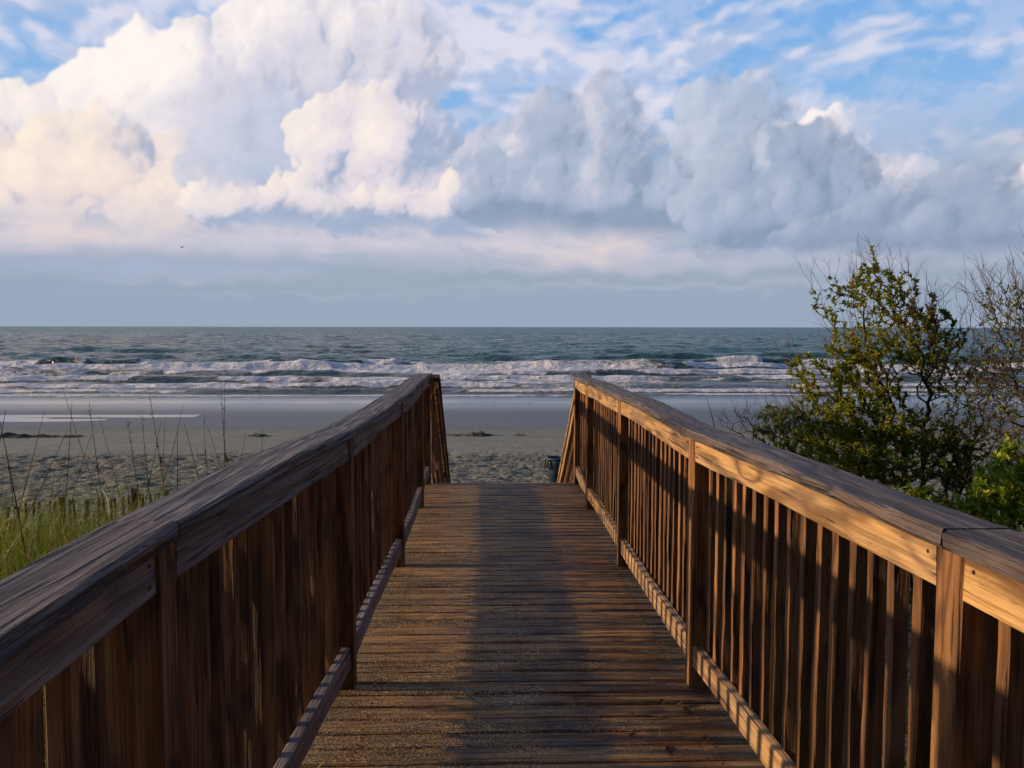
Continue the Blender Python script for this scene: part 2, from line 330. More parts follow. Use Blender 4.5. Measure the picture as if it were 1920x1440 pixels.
# ------------------------------------------------------------------ materials
def wood(name, light, dark, grey, greyamt, ring=1.0, bump=.5, rough=.75, knots=True, tone=.35, extra=None, bdist=.008, cracks=.75):
    m, g, b = newmat(name)
    oi = g.node('ShaderNodeObjectInfo'); rn = oi.outputs['Random']
    tc = g.node('ShaderNodeTexCoord').outputs['Object']
    off = g.xyz(g.m('MULTIPLY', rn, 57.0), g.m('MULTIPLY', rn, 31.0), g.m('MULTIPLY', rn, 83.0))
    P = g.v('ADD', tc, off)
    Ps = g.v('MULTIPLY', P, (1.0, 9.0, 9.0))
    warp = g.noise(g.v('MULTIPLY', P, (.9, 3.2, 3.2)), 1.6, 3, .5)
    p = g.sep(P)
    if knots:
        kd = g.vor(g.v('MULTIPLY', P, (1.9, 6.5, 6.5)), 1.0, 'F1')
        kn = g.map(kd, .0, .42, 1, 0)
        core = g.map(kd, .055, .11, 1, 0)
    else: kn = 0.0; core = 0.0
    yy = g.m('ADD', g.m('MULTIPLY', p[1], 70.0*ring), g.m('MULTIPLY', p[2], 34.0*ring))
    yy = g.m('ADD', yy, g.m('MULTIPLY', warp, 26.0))
    if knots: yy = g.m('ADD', yy, g.m('MULTIPLY', kn, 7.0))
    rings = g.m('ADD', g.m('MULTIPLY', g.m('SINE', yy), .5), .5)
    rings = g.m('POWER', rings, 2.2)
    fib = g.noise(g.v('MULTIPLY', P, (6.0, 140.0, 140.0)), 1.0, 4, .65)
    crack = g.map(g.noise(g.v('MULTIPLY', P, (2.4, 62.0, 62.0)), 1.0, 4, .65), .33, .40, 1, 0)
    groove = g.map(g.noise(g.v('MULTIPLY', P, (1.9, 42.0, 42.0)), 1.0, 2, .5, .3), .36, .64)
    gm = g.map(g.noise(g.v('MULTIPLY', P, (1.1, 4.0, 4.0)), 1.0, 4, .6), .3, .7)
    c = g.mix(g.m('MULTIPLY', rings, g.map(warp, .3, .6, .55, 1.0)), light, dark)
    c = g.mix(g.map(g.noise(g.v('MULTIPLY', P, (1.3, 14.0, 14.0)), 1.0, 4, .6), .5, .75, 0, .6), c, dark)
    c = g.mix(g.map(fib, .3, .75), c, g.mix(.5, c, dark))
    c = g.mix(g.m('MULTIPLY', gm, greyamt), c, grey)
    if knots: c = g.mix(g.m('MULTIPLY', core, .85), c, (dark[0]*.35, dark[1]*.3, dark[2]*.3, 1))
    c = g.mix(g.map(groove, 0, .5, .42, 0), c, (dark[0]*.7, dark[1]*.7, dark[2]*.75, 1))
    c = g.mix(g.m('MULTIPLY', crack, cracks), c, (.012, .009, .008, 1))
    tn = g.m('ADD', 1-tone/2, g.m('MULTIPLY', rn, tone))
    c = g.mix(1.0, c, g.xyz(tn, tn, tn), 'MULTIPLY')
    if extra: c = extra(g, c, P)
    h = g.m('ADD', g.m('MULTIPLY', rings, -.35), g.m('ADD', g.m('ADD', g.m('MULTIPLY', fib, .7), g.m('MULTIPLY', groove, .8)), g.m('MULTIPLY', crack, -1.2)))
    setb(g, b, c, rough, .3, h, bump, bdist)
    return m
M = {}
M['cap'] = wood('weathered_cap_wood', (.19, .145, .125, 1), (.035, .028, .032, 1), (.125, .12, .145, 1), .5, .8, 1.0, .62, tone=.3, bdist=.012)
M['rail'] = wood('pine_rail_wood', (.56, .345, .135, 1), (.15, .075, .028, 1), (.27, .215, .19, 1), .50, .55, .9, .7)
M['shaded_rail'] = wood('shaded_rail_wood', (.31, .25, .21, 1), (.095, .075, .07, 1), (.21, .20, .225, 1), .8, .55, .9, .7, bdist=.010)  # greyer copy of the rail wood, with the left side's shade painted in
M['post'] = wood('brown_post_wood', (.38, .18, .062, 1), (.050, .022, .010, 1), (.085, .055, .04, 1), .4, 1.0, .7, .75)
M['baluster'] = wood('brown_baluster_wood', (.34, .16, .062, 1), (.052, .024, .011, 1), (.075, .052, .04, 1), .4, 1.1, .7, .75, knots=False, tone=.7)
def deck_extra(g, c, P):
    geo = g.node('ShaderNodeNewGeometry').outputs['Position']
    q = g.sep(geo)
    blot = g.map(g.noise(g.v('MULTIPLY', geo, (1.5, 5.0, 1)), 1.0, 5, .65), .42, .68)
    c = g.mix(g.m('MULTIPLY', blot, .72), c, (.020, .013, .012, 1))
    shade_grey = g.m('MULTIPLY', g.map(g.noise(g.v('MULTIPLY', geo, (4.0, 16.0, 1)), 1.0, 5, .65), .42, .7), g.map(g.m('ABSOLUTE', g.m('SUBTRACT', q[0], .17)), .55, .1))  # grey of the shaded middle strip, painted into the boards
    c = g.mix(g.m('MULTIPLY', shade_grey, .72), c, (.13, .15, .165, 1))
    red = g.m('MULTIPLY', g.map(g.noise(g.v('MULTIPLY', geo, (2.5, 9.0, 1)), 1.3, 4, .6), .5, .66), g.map(q[0], .2, .6))  # red-brown of the sunlit right side, painted into the boards
    c = g.mix(g.m('MULTIPLY', red, .6), c, (.30, .085, .028, 1))
    olive = g.m('MULTIPLY', g.map(g.noise(geo, 5.0, 4, .6), .42, .65), g.map(g.m('ABSOLUTE', g.m('SUBTRACT', q[0], .15)), .42, .72))  # olive tint towards both deck edges
    c = g.mix(g.m('MULTIPLY', olive, .5), c, (.075, .08, .03, 1))
    grit = g.m('MULTIPLY', g.map(g.noise(g.v('MULTIPLY', geo, (1, 1.6, 1)), 70.0, 4, .7), .50, .60), g.map(g.noise(geo, 3.0, 3), .35, .6))
    c = g.mix(g.m('MULTIPLY', grit, .6), c, (.016, .011, .010, 1))
    pale = g.m('MULTIPLY', g.map(g.noise(g.v('MULTIPLY', geo, (1, 2.2, 1)), 26.0, 5, .7), .56, .66), .5)
    c = g.mix(pale, c, (.36, .26, .16, 1))
    sand = g.m('MULTIPLY', g.map(g.noise(geo, 150.0, 3, .7), .52, .60), g.map(g.m('SUBTRACT', g.noise(g.v('MULTIPLY', geo, (1.5, 3, 1)), 2.0, 4, .6), g.m('MULTIPLY', q[0], .22)), .36, .56))  # sand grains, denser leftwards; their gold also paints in the sunlit strip
    c = g.mix(g.m('MULTIPLY', sand, .9), c, (.85, .56, .22, 1))
    return c
M['deck'] = wood('deck_board_wood', (.60, .31, .09, 1), (.11, .040, .015, 1), (.26, .18, .11, 1), .5, .45, 1.0, .6, tone=.8, bdist=.014, cracks=.5, extra=deck_extra)
M['nail'], g, b = newmat('rusty_nail'); setb(g, b, (.07, .05, .045, 1), .5); b.inputs['Metallic'].default_value = .6

# sand
m, g, b = newmat('beach_sand'); M['sand'] = m
geo = g.node('ShaderNodeNewGeometry').outputs['Position']; q = g.sep(geo)
n1 = g.noise(g.v('MULTIPLY', geo, (1.0, 1.0, 0)), .8, 6, .6); n2 = g.noise(g.v('MULTIPLY', geo, (1, .7, 1)), 7.0, 6, .75)
dry = g.mix(g.map(n2, .40, .60), (.045, .050, .045, 1), (.31, .315, .235, 1))
dry = g.mix(g.map(g.noise(geo, 14, 3, .6), .62, .72), dry, (.05, .045, .035, 1))
smooth_ = g.mix(g.map(n1, .3, .7), (.20, .215, .175, 1), (.26, .27, .215, 1))
yy = g.m('ADD', q[1], g.m('MULTIPLY', g.m('SUBTRACT', g.noise(g.v('MULTIPLY', geo, (.12, .3, 0)), 1.0, 4, .6), .5), 3.0))
streak = g.map(g.noise(g.v('MULTIPLY', geo, (.8, 3.0, 0)), 1.0, 5, .7), .60, .70)
smooth_ = g.mix(g.m('MULTIPLY', streak, .5), smooth_, (.10, .10, .085, 1))
c = g.mix(g.map(yy, 25.8, 26.6), dry, smooth_)
yw = g.m('ADD', q[1], g.m('MULTIPLY', g.m('SUBTRACT', g.noise(g.v('MULTIPLY', geo, (.05, .1, 0)), 1.0, 3, .5), .5), 3.0))
damp = g.map(yw, 31.0, 36.0)
c = g.mix(damp, c, (.115, .132, .13, 1))
wet = g.map(yw, 40, 47)
c = g.mix(wet, c, (.060, .064, .066, 1))
rg = g.map(damp, 0, 1, .95, .55, False); rg = g.m('SUBTRACT', rg, g.m('MULTIPLY', wet, .3))
h = g.m('ADD', g.m('MULTIPLY', n2, .6), g.m('MULTIPLY', g.noise(geo, 22, 4, .6), .25))
fp = g.map(g.vor(g.v('MULTIPLY', geo, (1.0, .8, 0)), 2.6, 'F1'), .10, .26)
h = g.m('ADD', h, g.m('MULTIPLY', fp, .55))
h = g.m('MULTIPLY', h, g.map(yy, 25.5, 28.5, 1.0, .12))
setb(g, b, c, rg, .5, h, 1.0, .09)

# ------------------------------------------------------------------ ground
XL = lambda *a: np.asarray(a, float)
def ground_z(x, y):
    zb = np.interp(y, [-30, 13, 20, 26, 31, 38, 45, 50, 60, 80], [.9, .75, .60, .50, .42, .27, .10, -.03, -.4, -1.2])
    dl = np.interp(y, [-30, 4, 6, 8, 10, 12, 14.5], [1.4, 1.45, 1.35, 1.05, .62, .22, 0])
    dl = dl+.28*np.exp(-((y-8.6)/2.6)**2)*(x < -1)
    side = np.interp(x, [-40, -4, -1.2, -.6, 1.2, 1.6, 5, 40], [1, 1, .95, .7, .7, .95, 1.05, 1.05])
    z = zb+dl*side*(y < 14.5)
    z = z+np.where(y < 14, (fbm(x*.5, y*.5, 3)-.5)*.25, 0)
    rough = np.interp(y, [13, 15, 25.2, 27], [0, 1, 1, 0])
    z = z+rough*((fbm(x*3.4, y*3.0, 11, 3, .6)-.5)*.15)
    z = z+np.interp(y, [26, 30, 45, 50], [0, 1, 1, 0])*(fbm(x*.08, y*.25, 21, 3)-.5)*.07
    pm = np.clip(1-((x+53)/36.5)**2-((y-38.3-.25*np.sin(x*.4))/1.75)**2, 0, 1)
    z = z-.13*np.sqrt(pm)
    return z
if not SKYONLY:
    xs = np.concatenate([-np.geomspace(400, 17, 60), np.arange(-16.5, 16.5, .11), np.geomspace(17, 400, 60)])
    ys = np.concatenate([np.linspace(-30, 2, 20), np.arange(2.4, 14, .3), np.arange(14, 28, .08), np.arange(28, 66, .4)])
    X, Y = np.meshgrid(xs, ys); Z = ground_z(X, Y)
    V = np.stack([X, Y, Z], -1).reshape(-1, 3); nx, ny = len(xs), len(ys)
    I = (np.arange(ny-1)[:, None]*nx+np.arange(nx-1)[None]).ravel()
    me = npmesh('sand_ground', V, np.stack([I, I+1, I+nx+1, I+nx], 1))
    o = link('beach_ground', me, M['sand'], smooth=True); tag(o, kind='structure')

# ------------------------------------------------------------------ sea
def build_sea():
    m, g, b = newmat('sea_water'); M['sea'] = m
    geo = g.node('ShaderNodeNewGeometry').outputs['Position']; q = g.sep(geo)
    at_ = g.node('ShaderNodeAttribute', attribute_name='foam').outputs['Fac']
    # foam texture
    fn = g.noise(g.v('MULTIPLY', geo, (.55, .9, .6)), 1.0, 8, .68, .6)
    fn2 = g.noise(g.v('MULTIPLY', geo, (2.2, 2.6, 2)), 1.0, 5, .6, .3)
    fs = g.m('ADD', g.m('MULTIPLY', fn, .75), g.m('MULTIPLY', fn2, .25))
    foam = g.map(g.m('ADD', fs, g.m('SUBTRACT', at_, 1.0)), -.06, .06)
    # distant whitecaps
    wc = g.noise(g.v('MULTIPLY', geo, (.05, .028, 0)), 1.0, 6, .72, .3)
    cap = g.m('MULTIPLY', g.map(wc, .632, .665), g.map(q[1], 110, 140))
    foam = g.m('MAXIMUM', foam, g.m('MULTIPLY', cap, .9))
    near = g.map(q[1], 60, 130, 0, 1)
    water = g.mix(g.map(g.noise(g.v('MULTIPLY', geo, (.01, .02, 0)), 1.0, 3, .5), .35, .65), (.022, .115, .130, 1), (.040, .155, .170, 1))
    water = g.mix(near, (.055, .085, .080, 1), water)
    water = g.mix(g.map(q[1], 400, 3000), water, (.018, .12, .15, 1))
    fc = g.mix(g.map(fn2, .35, .6), (.70, .75, .80, 1), (.94, .95, .95, 1))
    c = g.mix(foam, water, fc)
    b1 = g.noise(g.v('MULTIPLY', geo, (.55, 1.0, 0)), 1.0, 6, .62, .2)
    b2 = g.noise(g.v('MULTIPLY', geo, (.07, .16, 0)), 1.0, 6, .6, .2)
    calm = g.map(q[1], 49, 60)
    h = g.m('ADD', g.m('MULTIPLY', b1, .35), g.m('MULTIPLY', b2, g.map(q[1], 60, 200, .3, 2.0)))
    h = g.m('ADD', g.m('MULTIPLY', h, g.m('ADD', g.m('MULTIPLY', calm, .97), .03)), g.m('MULTIPLY', foam, .12))
    rough = g.m('ADD', g.m('ADD', .10, g.m('MULTIPLY', g.map(q[1], 60, 900), .20)), g.m('MULTIPLY', foam, .5))
    setb(g, b, c, rough, g.map(q[1], 60, 110, .5, .22), h, 1.0, 2.2)
    b.inputs['IOR'].default_value = 1.333
    ys = [46.5]
    while ys[-1] < 112: ys.append(ys[-1]+.28)
    while ys[-1] < 650: ys.append(ys[-1]*1.0055)
    while ys[-1] < 45000: ys.append(ys[-1]*1.09)
    ys = np.array(ys); us = np.linspace(-1, 1, 760)
    Y = np.repeat(ys[:, None], len(us), 1); X = us[None]*(ys[:, None]*.85+22)
    X = X+np.interp(Y, [0, 1000], [0, 0])
    n = lambda sx, s: (fbm(X*sx, np.full_like(X, s*7.7), s, 3)-.5)*2
    foam = np.zeros_like(X); Z = np.zeros_like(X)
    swell = np.interp(Y, [52, 60, 100, 650, 1200], [0, .5, 1, 1, 0])
    # wind chop, crests roughly along x
    ch = (fbm(X*.22+Y*.03, Y*.42, 31, 4, .55)-.5)*.95+(fbm(X*.07, Y*.14, 37, 3)-.5)*1.3
    Z += ch*np.interp(Y, [50, 58, 80, 120, 650, 1200], [0, .15, .45, 1.0, 1.0, 0])
    def line(y0, hgt, s, front=.8, back=3.5, wig=3.0, foamy=.5, xs=.035, hv=.6, segs=None):
        nonlocal Z, foam
        yc = y0+wig*n(.018, s)+.8*n(.12, s+5)
        hx = np.clip(1-hv+hv*2*(.5+.5*n(xs, s+11)*1.6), 0.03, 1.7)*hgt
        if segs is not None:
            XX = X+2.0*n(.15, s+3)
            hx = hgt*np.interp(XX, segs[0], segs[1])*(1+.25*n(.2, s+31))
        d = Y-yc
        pr = np.where(d < 0, np.exp(-(d/front)**2), np.exp(-(d/back)**2))
        Z += hx*pr
        br = np.clip((n(xs*1.6, s+23)*1.5+foamy)*4.0, 0, 1)        # where the crest has broken
        if segs is not None: br = np.clip(np.interp(XX, segs[0], segs[2])+.35*n(.3, s+41)*(np.interp(XX, segs[0], segs[2]) > .1), 0, 1)
        lump = fbm(X*.9, Y*.9, s+50, 3)
        w = np.where(d < 0, np.exp(-(d/(front*1.5))**2), np.exp(-(d/(back*.7))**2))
        foam = np.maximum(foam, br*w*.95)
        Z += br*w*(lump-.45)*.28*hgt
        return yc, br
    line(150, .4, 3, 2.5, 6, 6, -.9); line(127, .5, 5, 2.0, 5, 5, -.8); line(112, .6, 8, 1.5, 5, 5, -.35, .03, .8); line(104, .35, 9, 1.2, 4, 3, -.2, .04, .9)
    yc, br = line(95.5, 1.0, 13, 1.0, 4.5, 1.6, .25, .03, .85, segs=(
        [-95, -80, -70, -62, -52, -50, -46, -45, -41, -40, -36, -30, -27, -24, -22, -16, -15, -11, -10, -6, -2, 3, 7, 9, 14, 20, 24, 26, 27, 31, 32, 36, 38, 46, 50, 60, 70, 80, 95],
        [.3, .9, .9, .4, .5, .95, 1.0, 1.0, .95, .6, .55, .6, .5, .7, 1.0, .95, .8, .75, .4, .25, .3, .3, .5, .8, .75, .65, .75, 1.0, 1.15, 1.1, 1.0, .9, .5, .4, .8, .9, .4, .8, .5],
        [.6, .0, .0, .9, .9, .05, .6, .0, .0, .9, .95, .9, .9, .8, .0, .0, .9, .9, .5, .6, .5, .4, .3, .0, .0, .0, .0, .9, 1.0, 1.0, .0, .0, .8, .9, .0, .0, .9, .0, .5]))
    # spill of white water shoreward of the breaker
    zone = np.interp(Y, [51, 53, 58, 66, 80, 92, 96, 99], [.28, .47, .47, .50, .53, .53, .38, 0])
    zone = zone*(.86+.25*n(.05, 77))
    pat = fbm(X*.06, Y*.22, 91, 4)
    foam = np.maximum(foam, zone+(pat-.5)*.75*(Y < 98)*(Y > 52))
    foam = np.where(Y > 103, np.minimum(foam, .3+.65*0), foam)
    line(87, .55, 17, .9, 2.6, 2.5, .4, .05); line(78, .5, 19, .8, 2.4, 2.0, .0, .06); line(70, .38, 29, .7, 2.2, 2.0, .2, .05)
    line(63, .3, 33, .6, 1.8, 1.5, .3, .05); line(57, .16, 39, .4, 1.4, 1.0, .2, .06); line(53.6, .07, 43, .3, .8, .6, .5, .05)
    foam = np.where(Y < 52.6+.5*n(.05, 99), np.minimum(foam, .12), foam)
    edge = np.exp(-((Y-(48.6+.35*n(.05, 63)))/.12)**2)*.75; foam = np.maximum(foam, edge)
    Z += (fbm(X*.5, Y*.8, 71, 4)-.5)*.28*np.interp(Y, [53, 62, 95, 110], [0, 1, 1, .5])
    shore = np.interp(Y, [46.5, 49, 53], [-.12, .025, .05]); Z = Z+shore-np.interp(Y, [53, 60], [0, .05])
    V = np.stack([X, Y, Z], -1).reshape(-1, 3); nx, ny = len(us), len(ys)
    I = (np.arange(ny-1)[:, None]*nx+np.arange(nx-1)[None]).ravel()
    me = npmesh('sea', V, np.stack([I, I+1, I+nx+1, I+nx], 1))
    a = me.attributes.new('foam', 'FLOAT', 'POINT'); a.data.foreach_set('value', foam.astype(np.float32).ravel())
    tag(link('sea_water', me, m, smooth=True), kind='structure')
    # tide pool
    m2, g, b = newmat('still_water'); setb(g, b, (.06, .065, .07, 1), .09, .5, g.noise(g.node('ShaderNodeNewGeometry').outputs['Position'], 3.0, 3), .1, .01)
    b.inputs['IOR'].default_value = 1.333
    pts = []
    N = 60
    for i in range(N+1):
        x = -70+i*(54/N); t = max(0, min(1, (-16-x)/12)); pts.append((x-14+i*.27, 36.4, 40.4))
    v = []; f = []
    zt = .238
    for x, a0, a1 in pts: v += [(x, a0, zt), (x, a1, zt)]
    for i in range(N): f.append((2*i, 2*i+2, 2*i+3, 2*i+1))
    tag(link('tide_pool_water', mesh('pool', v, f), m2), kind='structure')
if not SKYONLY: build_sea()

# ------------------------------------------------------------------ lumber
def beam_mesh(L, W, T, nseg=6, ch=.004, wob=0.0, seed=0, bend=None):
    hw, ht = W/2, T/2
    sec = [(-hw+ch, -ht), (hw-ch, -ht), (hw, -ht+ch), (hw, ht-ch), (hw-ch, ht), (-hw+ch, ht), (-hw, ht-ch), (-hw, -ht+ch)]
    r = random.Random(seed); v = []; f = []
    ph = [r.uniform(0, 6.3) for _ in range(16)]
    for i in range(nseg+1):
        x = L*i/nseg
        by, bz = bend(x) if bend else (0, 0)
        for k, (y, z) in enumerate(sec):
            wy = wob*(math.sin(x*7.3+ph[k % 4])+.6*math.sin(x*19+ph[4+k % 4])+.35*math.sin(x*47+ph[8+k % 5])) if wob else 0
            wz = wob*.7*(math.sin(x*5.1+ph[(k//2) % 4+3])+.5*math.sin(x*23+ph[9])) if wob else 0
            v.append((x, y+wy+by, z+wz+bz))
    for i in range(nseg):
        for k in range(8):
            a = i*8+k; b_ = i*8+(k+1) % 8; f.append((a, b_, b_+8, a+8))
    f.append(tuple(reversed(range(8)))); f.append(tuple(nseg*8+k for k in range(8)))
    f = [tuple(reversed(q)) for q in f]
    me = mesh('lumber', v, f); return me
def frame(p0, xdir, ydir):
    x = Vector(xdir).normalized(); z = x.cross(Vector(ydir)).normalized(); y = z.cross(x)
    return Matrix.Translation(p0) @ Matrix((x, y, z)).transposed().to_4x4()
SL = -.0097
zd = lambda y: 3.05+SL*y          # deck surface
zt = lambda y: 4.128+SL*y         # top of handrail
def disc_mesh(r, t, n=10):
    v = [(r*math.cos(2*math.pi*i/n), r*math.sin(2*math.pi*i/n), 0) for i in range(n)]+[(r*.8*math.cos(2*math.pi*i/n), r*.8*math.sin(2*math.pi*i/n), t) for i in range(n)]
    f = [(i, (i+1) % n, n+(i+1) % n, n+i) for i in range(n)]+[tuple(range(n, 2*n)), tuple(reversed(range(n)))]
    return mesh('nail', v, f)
nail_me = disc_mesh(.0045, .0015)

PL = dict(y=[-2.0, -.2, 1.62, 3.36, 5.15, 6.93, 8.04], x=[-.56, -.575, -.628, -.547, -.522, -.535, -.55])
PR = dict(y=[-2.05, -.25, 1.55, 3.34, 5.13, 6.84, 8.04], x=[.86, .872, .893, .834, .823, .826, .852])
def rail_side(side, P, joints, label, lab_group):
    root = empty('walkway_railing', (P['x'][3], 3.3, zd(3.3)))
    tag(root, label, 'railing', lab_group)
    xin = lambda y: float(np.interp(y, P['y'], P['x']))     # inner face of the posts
    s = side                                                 # -1 left, +1 right
    rr = random.Random(5 if s < 0 else 9)
    wavy = (lambda y: .010*math.sin(y*1.5+.4)+.006*math.sin(y*3.1)) if s > 0 else (lambda y: .006*math.sin(y*1.1)+.004*math.sin(y*2.7+1))
    wavl = (lambda y: .014*math.sin(y*1.9+2.0)*min(1, max(0, (y-3.4)/1.5))) if s > 0 else (lambda y: .005*math.sin(y*1.7))
    # posts
    for i, (y, x) in enumerate(zip(P['y'], P['x'])):
        top = zt(y)-.040+wavy(y); L = top-(zd(y)-1.0)
        me = beam_mesh(L, .089, .089, 8, .005, .0012, i+40*s)
        link('post', me, M['post'], root, frame((x+s*.0445, y, zd(y)-1.0), (0, 0, 1), (0, 1, 0)))
    # cap boards
    for i in range(len(joints)-1):
        y0, y1 = joints[i]+(.006 if s < 0 else .003), joints[i+1]-.003
        z0, z1 = zt(y0)-.019, zt(y1)-.019; xc = lambda y: xin(y)+s*(.070-.014)+wavl(y)
        n = int((y1-y0)/.05)+4
        def bend(t, y0=y0, z0=z0):
            y = y0+t; return (-(xc(y)-xc(y0)), wavy(y)-wavy(y0)+0.0)
        me = beam_mesh(y1-y0, .142, .038, n, .007, .0016 if s < 0 else .0022, i+7*s, bend)
        link('cap_board', me, M['cap'] , root, frame((xc(y0), y0, z0+wavy(y0)), (0, 1, SL), (-1, 0, 0)), smooth=False)
    # bays
    bal = []
    for i in range(len(P['y'])-1):
        ya, yb = P['y'][i]+.0445+.003, P['y'][i+1]-.0445-.003
        if s < 0 and i == 2: ya += .012
        def xb(y): return float(np.interp(y, [P['y'][i], P['y'][i+1]], [P['x'][i], P['x'][i+1]]))
        for nm, zc, W, mt in (('top_rail', None, .088, 'rail'), ('bottom_rail', None, .089, 'rail')):
            top = nm == 'top_rail'
            zf = (lambda y: zt(y)-.040-.044+wavy(y)) if top else (lambda y: zd(y)+.135)
            inset = (.004 if s > 0 else .006) if top else .008
            xf = lambda y: xb(y)+s*(inset+.019)
            p0 = Vector((xf(ya), ya, zf(ya))); p1 = Vector((xf(yb), yb, zf(yb)))
            d = p1-p0; L = d.length
            def bend(t):
                y = ya+t; zl = p0.z+d.z*t/L
                lat = .006*math.sin(math.pi*t/L)*(1 if (i % 2) else -1)
                return (lat, zf(y)-zl)
            me = beam_mesh(L, .038, W, 24, .004, .0012, i*3+top+20*s, bend)
            o = link(nm, me, M['rail' if s > 0 else 'shaded_rail'], root, frame(p0, d, (-1, 0, 0)))
            if i >= 1:
                for e, t in ((0, .03), (1, L-.03)):
                    for dz in (-.02, .022):
                        if rr.random() < .3: continue
                        pos = p0+d.normalized()*t+Vector((-s*.0185, 0, dz))
                        nmx = frame(pos, (0, 1, 0), (0, 0, 1))
                        if s < 0: nmx = nmx
                        mw = Matrix.Translation(pos+Vector((-s*.0015, 0, 0))) @ Matrix.Rotation(-s*math.pi/2, 4, 'Y')
                        k = bpy.data.objects.new('nail', nail_me); col.objects.link(k)
                        if not nail_me.materials: nail_me.materials.append(M['nail'])
                        k.parent = o; k.matrix_basis = o.matrix_basis.inverted() @ (Matrix.Translation(-root.location) @ mw)
        n = int(round((yb-ya)/.1025)); 
        if P['y'][i] < -1: continue
        for k in range(n):
            y = ya+(k+.5)*(yb-ya)/n+rr.uniform(-.006, .006)
            bal.append((y, xb(y)))
    protos = [beam_mesh(1, .033, .040, 12, .003, .0016, 100+k+s) for k in range(6)]
    for k, (y, x) in enumerate(bal):
        z0 = zd(y)+.088; z1 = zt(y)-.040-.002+wavy(y)
        me = protos[k % 6]
        tilt = rr.uniform(-.006, .006); tl2 = rr.uniform(-.003, .003)
        mw = frame((x+s*(.046+.0195+rr.uniform(0, .004)), y, z0), (tl2, tilt, 1), (0, 1, 0)) @ Matrix.Rotation(rr.uniform(-.05, .05), 4, 'X') @ Matrix.Diagonal((z1-z0, 1, 1, 1))
        link('baluster', me, M['baluster'], root, mw)
    return root
